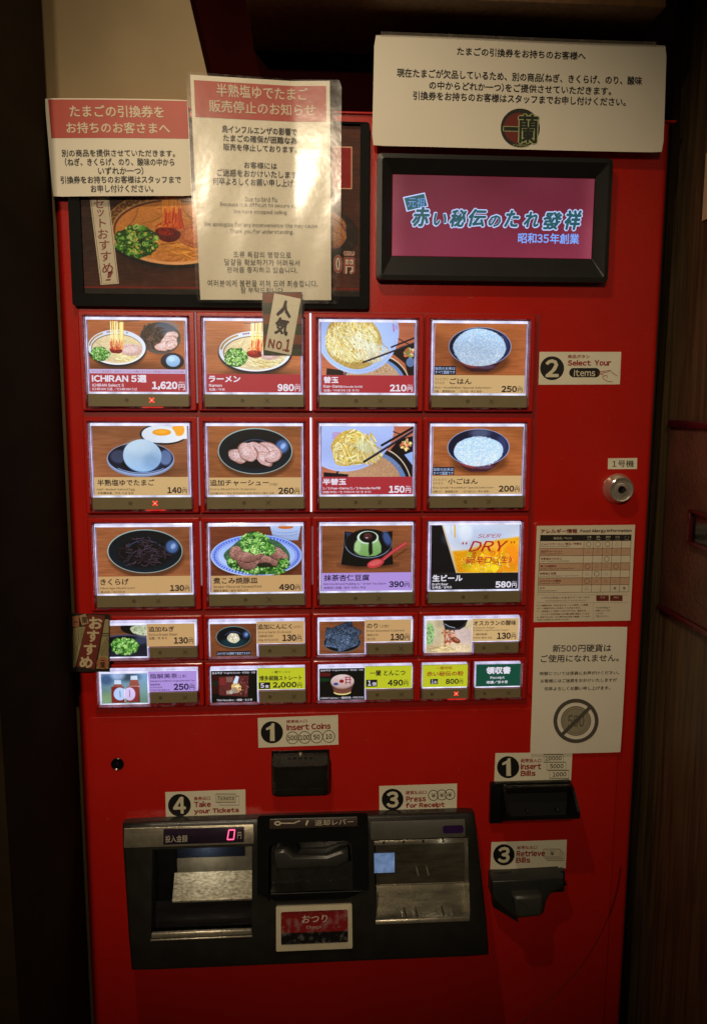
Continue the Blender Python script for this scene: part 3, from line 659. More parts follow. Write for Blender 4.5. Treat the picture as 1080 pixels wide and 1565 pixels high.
def pic_pudding():
    p = Pic(95, 68, 918, 512); p.wood((150, 98, 66), (110, 66, 42), 27)
    p.ell(520, 440, 260, 40, (60, 36, 26), a=.6, soft=26)
    p.poly([(302, 120), (380, 132), (660, 130), (742, 122), (735, 260), (750, 435), (600, 452), (420, 452), (268, 432), (292, 280)], (12, 10, 14)); p.line([(302, 120), (292, 280), (268, 432)], 4, (150, 150, 160), .7); p.poly([(312, 126), (380, 140), (330, 190)], (50, 58, 90))
    p.ell(520, 238, 216, 138, (110, 124, 150)); p.ell(520, 234, 212, 134, (10, 12, 18), c2=(20, 22, 32)); p.ell(690, 190, 34, 70, (90, 120, 180), a=.7, soft=20, ang=-20); p.ring(520, 238, 208, 132, 4, (150, 160, 180), a0=30, a1=170)
    p.poly([(440, 165), (600, 165), (640, 260), (640, 320), (590, 352), (520, 360), (440, 345), (388, 300), (395, 240)], (158, 196, 140), c2=(120, 164, 96), soft=6); p.ell(515, 180, 98, 62, (206, 226, 206)); p.ell(420, 270, 30, 60, (196, 222, 170), a=.6, soft=20)
    for j in range(6): p.ring(515, 190 + 22 * j, 110 + 6 * j, 50, 3, (196, 222, 176), a=.4, a0=30, a1=150)
    p.poly([(525, 200), (555, 205), (560, 330), (530, 352), (522, 300)], (26, 40, 26), soft=6); p.ell(518, 176, 80, 52, (14, 10, 14)); p.ell(515, 170, 40, 32, (90, 54, 54), c2=(60, 34, 40), tex=.2); p.ell(506, 182, 14, 6, (210, 200, 206), a=.8)
    p.line([(640, 400), (740, 320), (860, 240)], 34, (168, 60, 66)); p.line([(660, 392), (745, 316), (862, 236)], 12, (206, 100, 104), .8); p.ell(588, 425, 80, 40, (176, 64, 70), ang=-16); p.ell(586, 420, 62, 24, (206, 104, 106), ang=-16, soft=8, a=.8); p.line([(760, 372), (870, 296)], 14, (70, 40, 26), .5, 10)
    p.noise(); PICS['pudding'] = p.a
def pic_beer():
    p = Pic(105, 58, 918, 505, bgc=(20, 20, 26))
    p.poly([(205, 58), (918, 58), (918, 505), (340, 505)], (196, 206, 226), c2=(226, 222, 226))
    p.ell(560, 180, 300, 100, (176, 190, 216), a=.6, soft=60); p.ell(420, 130, 60, 90, (226, 232, 244), a=.6, soft=40)
    p.poly([(300, 300), (440, 292), (560, 250), (700, 200), (918, 170), (918, 505), (345, 505)], (222, 160, 30), c2=(216, 150, 26), soft=24, tex=.1)
    p.specks(60, 640, 400, 240, 110, 30, [(236, 196, 30), (226, 150, 30), (244, 214, 60), (210, 120, 30)], wob=.3); p.ell(600, 470, 150, 50, (250, 226, 60), a=.6, soft=40); p.ell(850, 360, 80, 120, (214, 120, 40), a=.6, soft=40); p.ell(640, 250, 120, 40, (240, 190, 120), a=.5, soft=40)
    p.specks(120, 620, 400, 250, 100, 4, [(255, 236, 120), (250, 240, 190)])
    p.poly([(200, 58), (215, 58), (352, 505), (338, 505)], (196, 176, 150), soft=4); p.line([(318, 62), (322, 170)], 14, (206, 160, 60), .9, 8); p.line([(280, 62), (290, 150)], 4, (150, 130, 110), .6)
    p.noise(.02); PICS['beer'] = p.a
def pic_small():
    p = Pic(60, 140, 505, 418); p.wood((140, 96, 66), (100, 64, 44), 31)
    p.ell(430, 160, 170, 66, (16, 14, 18)); p.ell(470, 180, 120, 50, (190, 196, 170), wob=.1, tex=.1); p.specks(40, 470, 185, 100, 36, 8, [(206, 212, 186), (150, 170, 130)])
    p.ell(300, 350, 330, 130, (70, 76, 100)); p.ell(300, 356, 324, 124, (24, 24, 34), c2=(44, 48, 66)); p.ell(450, 270, 60, 40, (90, 100, 130), a=.5, soft=26); p.onions(240, 292, 325, 132, 76, 11, (30, 60, 28)); p.noise(); PICS['negi'] = p.a
    p = Pic(95, 575, 518, 862, bgc=(90, 120, 170)); p.a = C((120, 150, 190)) + (C((110, 140, 120)) - C((120, 150, 190))) * np.linspace(0, 1, p.h)[:, None, None] + np.zeros((p.h, p.w, 1)); p.ell(350, 610, 90, 40, (50, 60, 70), a=.7, soft=40); p.ell(140, 630, 60, 50, (50, 70, 110), a=.6, soft=40); p.ell(150, 800, 60, 50, (130, 150, 110), a=.7, soft=40); p.ell(250, 590, 60, 40, (180, 200, 240), a=.8, soft=30)
    for x, w2, cy in ((245, 62, 640), (395, 48, 600)):
        p.poly([(x - 30, cy + 30), (x + 30, cy + 30), (x + w2, cy + 90), (x + w2, 855), (x - w2, 855), (x - w2, cy + 90)], (150, 90, 76), c2=(96, 56, 52), soft=3); p.poly([(x - 30, cy - 4), (x + 30, cy - 4), (x + 32, cy + 36), (x - 32, cy + 36)], (196, 214, 240)); p.poly([(x - w2, cy + 95), (x + w2, cy + 95), (x + w2, cy + 105), (x - w2, cy + 105)], (220, 200, 210), .7)
    p.poly([(185, 700), (300, 705), (300, 850), (185, 855)], (120, 50, 46)); p.poly([(330, 700), (430, 700), (430, 850), (320, 850)], (130, 60, 56)); p.ell(262, 770, 58, 62, (176, 196, 232)); p.ell(350, 772, 52, 64, (200, 186, 222)); p.line([(305, 715), (305, 845)], 4, (240, 230, 240)); p.line([(262, 740), (264, 800)], 7, (70, 80, 120), .7); p.line([(352, 735), (350, 800)], 7, (110, 60, 100), .7)
    p.noise(); PICS['tea'] = p.a
    p = Pic(70, 135, 520, 435); p.wood((130, 84, 56), (100, 60, 40), 33); darkplate(p, 295, 255, 168, 98, (110, 150, 150), (10, 16, 22)); p.ell(300, 300, 120, 40, (30, 70, 76), a=.7, soft=20); p.ell(295, 265, 60, 46, (196, 190, 170), wob=.08, tex=.15); p.specks(50, 295, 258, 52, 36, 8, [(222, 216, 196), (206, 200, 176), (176, 168, 146)]); p.poly(zr(130, 385, 460, 425), (14, 14, 22)); p.noise(); PICS['garlic'] = p.a
    p = Pic(80, 580, 525, 885, bgc=(14, 10, 14)); p.shade(300, 700, 300, 200, 1.4); p.poly([(85, 620), (160, 625), (160, 800), (85, 800)], (70, 24, 22), .7); p.poly([(85, 680), (150, 680), (150, 720), (85, 720)], (24, 50, 30), .7)
    p.poly([(155, 635), (445, 630), (430, 835), (155, 815)], (92, 46, 44), tex=.2); p.poly([(225, 640), (290, 640), (290, 690), (225, 690)], (120, 90, 84)); p.poly([(160, 650), (215, 650), (215, 720), (160, 715)], (130, 50, 54), .7); p.poly([(320, 630), (350, 640), (330, 720), (290, 700)], (190, 206, 236)); p.ell(325, 745, 52, 44, (190, 160, 110), wob=.2, tex=.3); p.ell(335, 730, 26, 14, (226, 206, 160), wob=.2); p.ell(300, 775, 40, 24, (150, 130, 120)); p.ell(270, 790, 16, 14, (180, 190, 216)); p.specks(50, 390, 740, 50, 80, 7, [(130, 80, 76), (60, 30, 30), (150, 110, 100)]); p.poly([(225, 770), (285, 770), (285, 806), (225, 806)], (170, 160, 140), .8); p.noise(.08); PICS['box'] = p.a
    p = Pic(50, 110, 490, 405); p.wood((140, 88, 58), (104, 64, 42), 35); p.ell(272, 305, 184, 88, (110, 96, 90)); p.ell(272, 302, 176, 82, (18, 20, 26))
    for (x, y, w2, h2, g) in ((260, 190, 120, 50, -20), (190, 225, 80, 50, 10), (360, 215, 80, 60, 30), (200, 310, 90, 40, 10), (320, 300, 110, 60, -18), (270, 250, 90, 50, 24)):
        c, s2 = math.cos(math.radians(g)), math.sin(math.radians(g)); q = [(x + a * w2 * c - b * h2 * s2, y + a * w2 * s2 + b * h2 * c) for a, b in ((-1, -1), (1, -1), (1, 1), (-1, 1))]
        p.poly(q, (44, 54, 70), c2=(96, 112, 140), tex=.5); p.line(q + [q[0]], 3, (12, 18, 24), .8)
    p.specks(240, 270, 250, 170, 100, 5, [(130, 146, 170), (30, 38, 44), (86, 104, 110), (60, 76, 70), (160, 176, 200)], el=.4); p.noise(.1); PICS['nori'] = p.a
    p = Pic(50, 565, 488, 862, bgc=(8, 8, 10)); p.poly([(50, 600), (160, 605), (160, 640), (50, 640)], (110, 36, 34), .8, soft=10); p.poly([(50, 650), (150, 655), (150, 685), (50, 690)], (24, 70, 36), .8, soft=10)
    p.poly([(160, 700), (388, 700), (350, 800), (195, 800)], (90, 60, 62), tex=.3); p.ell(272, 790, 84, 26, (206, 196, 130)); p.ell(272, 775, 86, 28, (110, 70, 60)); p.ell(272, 690, 115, 68, (150, 130, 120)); p.ell(272, 684, 110, 62, (206, 186, 182), c2=(176, 150, 150)); p.ell(265, 686, 22, 15, (130, 24, 30)); p.line([(300, 650), (350, 648)], 8, (130, 50, 66)); p.line([(300, 670), (355, 672)], 8, (150, 60, 76)); p.line([(310, 650), (306, 712)], 7, (130, 50, 66)); p.line([(345, 650), (350, 714)], 7, (130, 50, 66)); p.line([(300, 700), (350, 700)], 6, (130, 50, 66)); p.poly(zr(190, 700, 230, 722), (50, 70, 130)); p.poly(zr(60, 570, 470, 592), (16, 16, 20)); p.noise(.08); PICS['cup'] = p.a
    p = Pic(65, 88, 460, 356, bgc=(196, 180, 150)); p.a *= (1 + .2 * (vnoise(p.h, p.w, 20, 30) - .5))[..., None]; p.onions(60, 90, 200, 40, 90, 10, (130, 170, 110)); p.ell(85, 200, 70, 120, (206, 220, 190), a=.35, soft=30); p.ell(370, 250, 130, 95, (206, 186, 180), tex=.08, soft=8); p.ell(250, 315, 230, 40, (206, 186, 150), a=.8, soft=10, tex=.15)
    p.noodle(60, 180, 320, 140, 30, 90, 5, [(226, 206, 160), (190, 166, 120)], lambda x, y: .1, .3, .7)
    p.specks(80, 260, 210, 60, 70, 10, [(150, 80, 60), (176, 110, 84), (206, 150, 120), (126, 60, 46)], el=.5, wob=.3); p.line([(230, 170), (225, 300)], 12, (150, 80, 60), .7, 6); p.line([(262, 165), (268, 290)], 9, (160, 90, 70), .7, 6); p.ell(320, 255, 42, 22, (120, 66, 50), ang=25); p.ell(325, 250, 26, 10, (176, 120, 90), ang=25, a=.8)
    p.poly([(205, 88), (420, 88), (400, 140), (350, 168), (290, 170), (225, 165)], (14, 14, 20), soft=4); p.line([(222, 120), (262, 142), (310, 152)], 6, (206, 216, 236), .9, 4); p.ring(300, 80, 108, 84, 4, (120, 126, 150), a0=20, a1=160, a=.7); p.noise(.06); PICS['vinegar'] = p.a
def pic_poster():
    # coordinates: zoom of the photograph at (95,290) x 4.909, continued beyond it
    p = Pic(135, -500, 2235, 810, k=.42); p.wood((116, 70, 48), (70, 40, 28), 41)
    p.shade(300, 400, 500, 500, .8)
    ramen(p, 820, 300, 520, 290, 1.9, (735, -100, 880, 300, 735, 880), (775, 335, 96, 56), (1000, 350, 150, 90), (545, 405, 165, 118), warm=(1.0, .80, .60))
    for i in range(14):                                               # fret pattern, large
        t = math.radians(190 + i * 7.4); x = 820 + 478 * math.cos(t); y = 300 + 250 * math.sin(t)
        if i < 9:
            g = math.degrees(math.atan2(250 * math.cos(t), -478 * math.sin(t)))
            p.ell(x, y, 32, 30, (166, 128, 76)); p.ring(x, y, 18, 15, 6, (70, 46, 34)); p.line([(x - 26, y + 20), (x + 20, y - 26)], 4, (70, 46, 34), .7)
    p.ell(1960, 330, 260, 190, (40, 26, 22), a=.8, soft=8); p.ell(1960, 326, 248, 178, (58, 44, 38))
    pork(p, [(1980, 230, 150, 90, 20), (2000, 290, 140, 90, 30), (1990, 360, 120, 70, 10)], ((190, 146, 110), (160, 116, 84)))
    p.ell(860, 690, 330, 60, (90, 52, 36), a=.5, soft=30)
    p.line([(140, 752), (2235, 742)], 9, (140, 40, 30)); p.poly(zr(140, 762, 2235, 810), (46, 38, 30))
    p.poly(zr(1700, -334, 2165, -25), (150, 26, 24)); 
    for a, b in (((1700, -334), (2165, -334)), ((2165, -334), (2165, -25)), ((2165, -25), (1700, -25))): p.line([a, b], 9, (214, 190, 170))
    p.shade(1000, 650, 220, 200, 1.15); p.noise(.05); PICS['poster'] = p.a
def screen_pic():
    h, w = 120, 310; n = vnoise(h, w, 60, 90, 5)[..., None]; g = np.linspace(0, 1, h)[:, None, None]; x = np.linspace(0, 1, w)[None, :, None]
    a = C((98, 28, 46)) + (C((128, 40, 66)) - C((98, 28, 46))) * g + .05 * (n - .5)
    e = np.exp(-((x / .05) ** 2)) + np.exp(-(((1 - x) / .05) ** 2)); a = a + e * np.array([.13, .12, .10]) * .6; PICS['screen'] = a * (1 + .02 * rng.randn(h, w, 1))
for f in (pic_set, pic_ramen, pic_egg, pic_pork, pic_mushroom, pic_stew, pic_pudding, pic_beer, pic_small, pic_poster, screen_pic): f()
pic_kaedama(False); pic_kaedama(True); pic_rice(False); pic_rice(True)
def soften(a, r):
    for ax in (0, 1):
        a = (np.roll(a, 1, ax) * r + a + np.roll(a, -1, ax) * r) / (1 + 2 * r)
    return a
for k_ in PICS:                                                     # print softness, a slow tone change and slight crush as in a printed photograph
    a = PICS[k_]
    if k_ == 'screen': continue
    a = soften(a, .5); h_, w_ = a.shape[:2]; t_ = vnoise(h_, w_, h_ * .6, w_ * .6)[..., None]
    a = a * (.90 + .2 * t_); L_ = a.mean(2, keepdims=True); a = L_ + (a - L_) * 1.04; PICS[k_] = np.clip(a * 1.17 - .075, 0, 1)

# ================================================================== the room round the machine
def wood_mat(name, c1, c2, ang=False):
    return mat(name, c1, rough=.5, col2=c2, vscale=16, stretch=(7, 7, .4), bump=.35, bscale=60, bstretch=(9, 9, .5))
M_WALNUT = wood_mat('walnut_veneer', (94, 74, 46), (50, 38, 24))
M_TAN = mat('tan_board', (138, 116, 76), rough=.6, col2=(116, 96, 60), vscale=5, bump=.2, bscale=50)
M_BROWN = mat('brown_wallboard', (44, 34, 20), rough=.95, spec=.06, col2=(35, 27, 15), vscale=6, stretch=(1, 1, 3), bump=.15, bscale=60)
M_MAROON = mat('maroon_wall', (92, 26, 20), rough=.7, var=.3, vscale=3)
M_FLOOR = mat('floor_tile', (70, 62, 54), rough=.45, var=.3, vscale=6)
bm = bmesh.new(); b_box(bm, -1600, 2400, FLOOR - 40, FLOOR, -900, 2600); tag(from_bm('floor', bm, M_FLOOR), kind='structure')
bm = bmesh.new(); b_box(bm, -1600, 2400, FLOOR, 1300, -640, -600); tag(from_bm('back_wall', bm, M_MAROON), kind='structure')
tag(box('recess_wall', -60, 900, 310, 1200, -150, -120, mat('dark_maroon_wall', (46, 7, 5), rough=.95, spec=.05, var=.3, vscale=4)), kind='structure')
UL = pt(88, 500, 0)[0]                           # plane of the left pillar's inner face
WL_ = ptu(14, 1300, UL)[1]
tag(box('left_pillar', -1200, UL, FLOOR, 1300, 1, WL_, M_BROWN), kind='structure')
UR = pt(1026, 620, -1)[0]
tag(box('right_wall', UR, UR + 60, FLOOR, 1300, -60, 1500, M_WALNUT), kind='structure')
# board closing the recess round the machine, with its slanting edge above
a0 = pt(290, 0, -16); a1 = pt(330, 170, -16); s_ = (a1[0] - a0[0]) / (a1[1] - a0[1]); top = 1200.0
tag(prism('recess_board', [(-900, FLOOR), (-46.8, FLOOR), (-46.8, 300), (a1[0] + s_ * (300 - a1[1]), 300), (a0[0] + s_ * (top - a0[1]), top), (-900, top)], -34, -16, M_TAN), kind='structure')
# beam over the machine
e = pt(1017, 11, 66); bb = tag(box('ceiling_beam', 250, e[0], e[1], 900, -560, 66, wood_mat('beam_veneer', (128, 92, 56), (100, 70, 42)), r=1.5), kind='structure')

# panel of textured leatherette on the right wall and its things
def side_panel():
    q = [ptu(1021, 652, UR), ptu(1080, 657, UR), ptu(1080, 962, UR), ptu(1006, 918, UR)]
    v1 = (q[0][0] + q[1][0]) / 2; v0 = (q[2][0] + q[3][0]) / 2; wf = q[1][1] + 420; w0 = 6
    t = thing('wall_panel', UR, v0, w0, 'brown leatherette panel with dark red trim set into the wooden wall on the right', 'wall panel')
    m = mat('leatherette', (104, 66, 50), rough=.38, col2=(76, 50, 38), vscale=14, bump=1.0, bscale=160)
    box('panel', UR - 5, UR, v0, v1, w0, wf, m, t, r=1)
    tr = mat('dark_red_trim', (70, 12, 18), rough=.3, var=.2)
    box('trim', UR - 9, UR, v1, v1 + 12, w0, wf, tr, t, r=1.5); box('trim', UR - 9, UR, v0 - 9, v0, w0, wf, tr, t, r=1.5)
    c = [ptu(1064, 778, UR), ptu(1064, 832, UR)]; vt, vb = c[0][0], c[1][0]; ws = c[0][1]
    k = thing('wall_niche', UR - 5, vb, ws, 'small black opening framed in dark red at the right edge of the photo', 'opening')
    box('frame', UR - 14, UR - 5.5, vt - 5, vt, ws, ws + 230, tr, k, r=1); box('frame', UR - 14, UR - 5.5, vb, vb + 5, ws, ws + 230, tr, k, r=1); box('frame', UR - 14, UR - 5.5, vb + 5, vt - 5, ws, ws + 5, tr, k, r=1)
    box('frame', UR - 14, UR - 5.5, vb + 5, vt - 5, ws + 225, ws + 230, tr, k, r=1)
    box('dark_glass', UR - 8, UR - 5.5, vb + 5, vt - 5, ws + 5, ws + 225, M_BLKG, k)
    c = [ptu(1078, 236, UR), ptu(1074, 338, UR)]
    tag(box('paper_notice', UR - 2.5, UR - .5, c[1][0], c[0][0], c[1][1], c[1][1] + 210, mat('tan_paper', (206, 176, 130), rough=.7)), 'tan paper sheet on the wooden wall at the upper right edge', 'paper')
side_panel()

# ================================================================== the machine
UM0, UM1, VT = -45.5, 903.0, 310.0
mach = thing('ticket_machine', 430, FLOOR, -200, 'large red meal ticket vending machine with rows of lit menu buttons', 'vending machine')
# cabinet behind, dark
box('cabinet', UM0 + 18, UM1 + 12, FLOOR + 60, VT - 6, -520, -26, M_BLACK, mach, r=3)
box('plinth', UM0 + 30, UM1 - 30, FLOOR, FLOOR + 60, -480, -40, M_BLACK, mach)
# red door: rounded vertical edges, lip on top
def door():
    bm = bmesh.new()
    prof = []
    R = 11
    for i in range(7):
        a = math.radians(180 - 90 * i / 6); prof.append((UM0 + R + R * math.cos(a), -R + R * math.sin(a)))
    for i in range(7):
        a = math.radians(90 - 90 * i / 6); prof.append((UM1 - R + R * math.cos(a), -R + R * math.sin(a)))
    prof = [(UM0, -26)] + prof + [(UM1, -26)]
    lo = [bm.verts.new((u, FLOOR + 30, w)) for u, w in prof]; hi = [bm.verts.new((u, VT, w)) for u, w in prof]
    n = len(prof)
    for i in range(n): bm.faces.new((lo[i], lo[(i + 1) % n], hi[(i + 1) % n], hi[i]))
    bm.faces.new(lo); bm.faces.new(hi)
    return from_bm('door', bm, M_RED, mach, 30)
dr = door()
def hflange():
    bm = bmesh.new(); b_box(bm, UM0 - 1, UM1 + 6, VT, VT + 3.5, -30, 4, 1.2, 2); return from_bm('top_flange', bm, M_RED, mach, 40)
hflange()
# lower front plate, slightly proud
PR = pt(952, 1000, 2)[0]
VP = pt(400, 1090.5, 2)[1]
prism('lower_plate', rr(UM0 + 12, FLOOR + 90, PR, VP, 14), .2, 2.6, M_RED, mach, bev=1.2, seg=3)
# thin plate behind the column of notices, its rounded lower right corner showing
prism('side_plate', rr(pt(817, 800, 2)[0] - 3, pt(900, 1062, 2)[1], pt(950, 1000, 2)[0] + 6, pt(817, 797, 2)[1], 9), .2, 4.2, M_RED, mach, bev=1.0, seg=3)
# sweeping cut line low on the right
cl = [pt(x, y, 2.8) for x, y in ((948, 1325), (946, 1340), (943, 1358), (938, 1376), (932, 1394), (925, 1411), (917, 1428), (908, 1445), (898, 1462), (886, 1479), (872, 1496), (856, 1513), (838, 1530), (818, 1547), (796, 1563), (772, 1579))]
bm = bmesh.new(); b_tube(bm, [(a, b, 2.3) for a, b in cl], .75, 6); from_bm('seam', bm, mat('dark_seam', (60, 6, 4), rough=.6), mach, 60)

# scuffs in the enamel
rs = random.Random(4)
def scuff(pts, wd, m, w=.25):
    bm = bmesh.new(); P = [Vector(p) for p in pts]; L = []; Q = []
    for i, p in enumerate(P):
        d = (P[min(i + 1, len(P) - 1)] - P[max(i - 1, 0)]).normalized(); n = Vector((-d.y, d.x)) * wd / 2 * (.3 + .7 * math.sin(math.pi * (i + .5) / len(P)))
        L.append(bm.verts.new((*(p + n), w))); Q.append(bm.verts.new((*(p - n), w)))
    for i in range(len(P) - 1): bm.faces.new((L[i], L[i + 1], Q[i + 1], Q[i]))
    from_bm('scratch', bm, m, mach)
M_SC = mat('bare_scratch', (190, 90, 60), rough=.5, var=.3)
for x, y, L_, a in ((568, 226, 9, 80), (571, 236, 6, 60), (873, 262, 5, 50), (870, 270, 3, 110), (985, 420, 12, 85), (858, 700, 7, 20), (905, 880, 5, 70), (300, 1120, 8, 15), (560, 1130, 6, -30), (250, 1180, 5, 40), (930, 640, 6, 100), (720, 455, 8, 5), (620, 458, 5, -12), (700, 1175, 6, 60), (165, 1250, 9, 85)):
    u, v = pt(x, y); t = math.radians(a); n = 5
    scuff([(u + L_ * (i / n - .5) * math.cos(t) + rs.uniform(-.3, .3), v + L_ * (i / n - .5) * math.sin(t)) for i in range(n + 1)], .55, M_SC, 3.0 if y > 1095 else .3)

# ---- poster display
pb = [pt(104, 305, 8), pt(563, 470, 8), pt(561, 188, 8)]
PU0, PU1, PV0, PV1 = pb[0][0] + 1, pb[1][0], pb[1][1] - 3, pb[2][1]
bm = bmesh.new(); b_ring(bm, rr(PU0, PV0, PU1, PV1, 5), rr(PU0 + 17, PV0 + 19, PU1 - 14, PV1 - 3, 2), 0, 12, 11)
pf = from_bm('poster_frame', bm, mat('black_frame', (11, 10, 10), rough=.6, var=.3, spec=.1), mach, 35)
pmap = Map(95, 290, 4.909, [(135, -500), (2235, -500), (135, 810), (2235, 810)], w=5, rect=(PU0 + 16, PV1 - 2, PU1 - 13, PV0 + 18))
def uvsheet(name, mp, x0, y0, x1, y1, m, parent, dw=0.0):
    a0, b0 = mp.st(x0, y0); a1, b1 = mp.st(x1, y1); me = bpy.data.meshes.new(name)
    P = [mp.at(a0, b1, dw), mp.at(a1, b1, dw), mp.at(a1, b0, dw), mp.at(a0, b0, dw)]
    me.from_pydata([W3(*p) for p in P], [], [(0, 1, 2, 3)]); uv = me.uv_layers.new(name='UVMap')
    for i, q in enumerate(((0, 0), (1, 0), (1, 1), (0, 1))): uv.data[i].uv = q
    me.materials.append(m); return link(name, me, parent)
pp = uvsheet('ramen_poster', pmap, 135, -500, 2235, 810, picmat('poster_print', PICS['poster'] ** 1.25, 0, .7), mach)
pp['label'] = 'dim printed poster of a ramen bowl behind scratched glass'
sb = [(205, -10), (345, -10), (288, 712), (428, 702)]
smap = Map(95, 290, 4.909, [(205, 40), (350, 40), (290, 714), (428, 704)], w=5.3)
shape(pp, smap, [(205, 40), (350, 40), (428, 704), (290, 714)], ink((206, 196, 170)), 0, 'caption_banner')
strip(pp, smap, [(214, 40), (300, 704), (418, 694), (341, 40)], 4, ink((110, 50, 36)), .1)
for ch, x0, y0, x1, y1 in (('セ', 238, 72, 316, 138), ('ッ', 266, 146, 318, 200), ('ト', 276, 214, 330, 282), ('お', 268, 292, 348, 366), ('す', 282, 376, 360, 450), ('す', 292, 460, 372, 534), ('め', 300, 548, 384, 628), ('!', 322, 612, 388, 682)):
    T(pp, smap, ch, x0, y0, x1, y1, ink((130, 32, 26)), .03, .12, .15)
for m_, o_, d_ in ((ink((216, 200, 180)), .11, .1), (ink((150, 44, 30)), .03, .2)):
    T(pp, pmap, '0', 2030, 480, 2095, 640 - 20, m_, o_, 0, d_); T(pp, pmap, '円', 2110, 500, 2190, 625, m_, o_, 0, d_); T(pp, pmap, '(税込)', 2105, 448, 2192, 488, m_, o_, 0, d_)
gm = clear('scratched_glass', rough=.04, haze=.015, hmin=.0, hazecol=(.8, .75, .65))
box('glass_pane', PU0 + 16, PU1 - 13, PV0 + 18, PV1 - 2, 8.2, 9.6, gm, mach)

# ---- small LCD above right
o = [pt(575, 236, 18), pt(939, 240, 18), pt(577, 428, 18), pt(926, 431, 18)]
LU0, LU1, LV1, LV0 = (o[0][0] + o[2][0]) / 2, (o[1][0] + o[3][0]) / 2, (o[0][1] + o[1][1]) / 2, (o[2][1] + o[3][1]) / 2
s1 = [pt(600, 268, 4), pt(908, 272, 4), pt(599, 393, 4), pt(903, 393, 4)]
SU0, SU1, SV1, SV0 = (s1[0][0] + s1[2][0]) / 2, (s1[1][0] + s1[3][0]) / 2, (s1[0][1] + s1[1][1]) / 2, (s1[2][1] + s1[3][1]) / 2
bm = bmesh.new(); O = rr(LU0, LV0, LU1, LV1, 7); A = rr(LU0 + 7, LV0 + 7, LU1 - 7, LV1 - 7, 4); B = rr(SU0 - 1, SV0 - 1, SU1 + 1, SV1 + 1, .6)
b_ring(bm, O, A, 0, 18, 20); b_ring(bm, A, B, 0, 19.9, 5)
from_bm('display_bezel', bm, M_BEZ, mach, 28)
lmap = Map(0, 0, 1, [(600, 268), (908, 272), (599, 393), (903, 393)], w=4, rect=(SU0, SV1, SU1, SV0))
scn = uvsheet('display_screen', lmap, 600, 268, 903, 393, picmat('screen_image', PICS['screen'], 1.0, .25), mach); scn['label'] = 'lit magenta screen with teal Japanese lettering'
GL = emat((186, 208, 255), 1.0); TE = emat((24, 84, 92), 1.0); BL = emat((120, 170, 255), 1.0)
chs = '赤い秘伝のたれ發祥'; xs = [(628, 656), (661, 681), (685, 712), (714, 742), (744, 764), (768, 792), (798, 822), (828, 858), (861, 888)]
ys = [(317, 348), (326, 346), (320, 348), (319, 347), (328, 347), (320, 347), (322, 347), (322, 350), (319, 350)]
for c_, (xa, xb), (ya, yb) in zip(chs, xs, ys):
    T(scn, lmap, c_, xa - 1.2, ya - 1.2, xb + 1.2, yb + 1.2, GL, .12, .24, .2); T(scn, lmap, c_, xa + .4, ya + .4, xb - .4, yb - .4, TE, .06, .24, .4)
T(scn, lmap, '昭和35年創業', 790, 355, 884, 371, BL, .03, 0, .3)
shape(scn, lmap, [(615, 302.5), (648, 295), (653.5, 316.5), (620.5, 325)], GL, .12); shape(scn, lmap, [(617, 304), (647, 297), (651.5, 315.5), (622, 323)], TE, .2)
T(scn, lmap, '元祖', 622, 303, 648, 318, emat((110, 160, 230), .9), .0, .1, .3)

# ---- menu buttons
XR = [0, 178, 356, 534]
RZ = []                                           # rows: block top / bottom from the photograph
for yt, yb in ((480.5, 629), (638.5, 782), (789.5, 927), (936.6, 1001), (1008, 1070)): RZ.append((pt(700, yt, 12)[1], pt(700, yb, 12)[1]))
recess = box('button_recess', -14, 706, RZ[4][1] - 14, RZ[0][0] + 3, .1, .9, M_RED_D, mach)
M_WHT = emat((240, 243, 255), 1.2, 'light_gap'); M_WHT2 = emat((210, 190, 200), .32, 'light_gap_dim')
K = ink((30, 20, 22)); 
eK = emat((34, 22, 24), 1); eW = emat((232, 226, 240), 1); eTAN = emat((206, 170, 116), 1); eTAN2 = emat((196, 156, 104), 1); eRED = emat((170, 40, 52), 1); eLIL = emat((176, 146, 222), 1); eYEL = emat((190, 196, 34), 1)
eGRN = emat((10, 74, 56), 1); eNAV = emat((16, 16, 22), 1); eDRED = emat((150, 50, 24), 1); eBROWN = emat((96, 70, 50), 1); ePUR = emat((90, 70, 130), 1); eNVT = emat((22, 18, 56), 1)
M_X = emat((255, 70, 50), 1.6, 'lit_cross'); M_XC = emat((255, 170, 140), 1.5, 'lit_cross_core'); M_XG = emat((230, 20, 20), .9, 'lit_edge_red')
def status(parent, u0, u1, v0, v1, lit, wz=13.0):
    sb_ = box('status_bar', u0, u1, v0, v1, wz - 1.5, wz, M_OLIVE, parent)
    h = v1 - v0; cv = (v0 + v1) / 2; L = u1 - u0; cd = u0 + L * .38; cx = u0 + L * .63 if L > 100 else u0 + L * .74
    if L <= 100: cd = u0 + L * .22
    prism('dot_mark', circ(cd, cv, min(3.2, h * .17), 16), wz + .05, wz + .25, M_OLD, parent)
    r = min(3.6, h * .2)
    for s_ in (1, -1):
        d = .7 if not lit else 1.1
        m_ = M_X if lit else M_OLD
        prism('cross_stroke', [(cx - r - d * .7, cv - s_ * (r) + d * s_ * .7), (cx - r + d * .7, cv - s_ * r - d * s_ * .7), (cx + r + d * .7, cv + s_ * r - d * s_ * .7), (cx + r - d * .7, cv + s_ * r + d * s_ * .7)], wz + .1 + .15 * (s_ > 0), wz + .35 + .15 * (s_ > 0), m_, parent)
    if lit:
        prism('cross_core', circ(cx, cv, 1.1, 10), wz + .55, wz + .7, M_XC, parent)
        prism('lit_edge', rr(cx - 15, v0 - 2.6, cx + 17, v0 - .6, .9, 3), wz - 1, wz + .4, M_XG, parent)
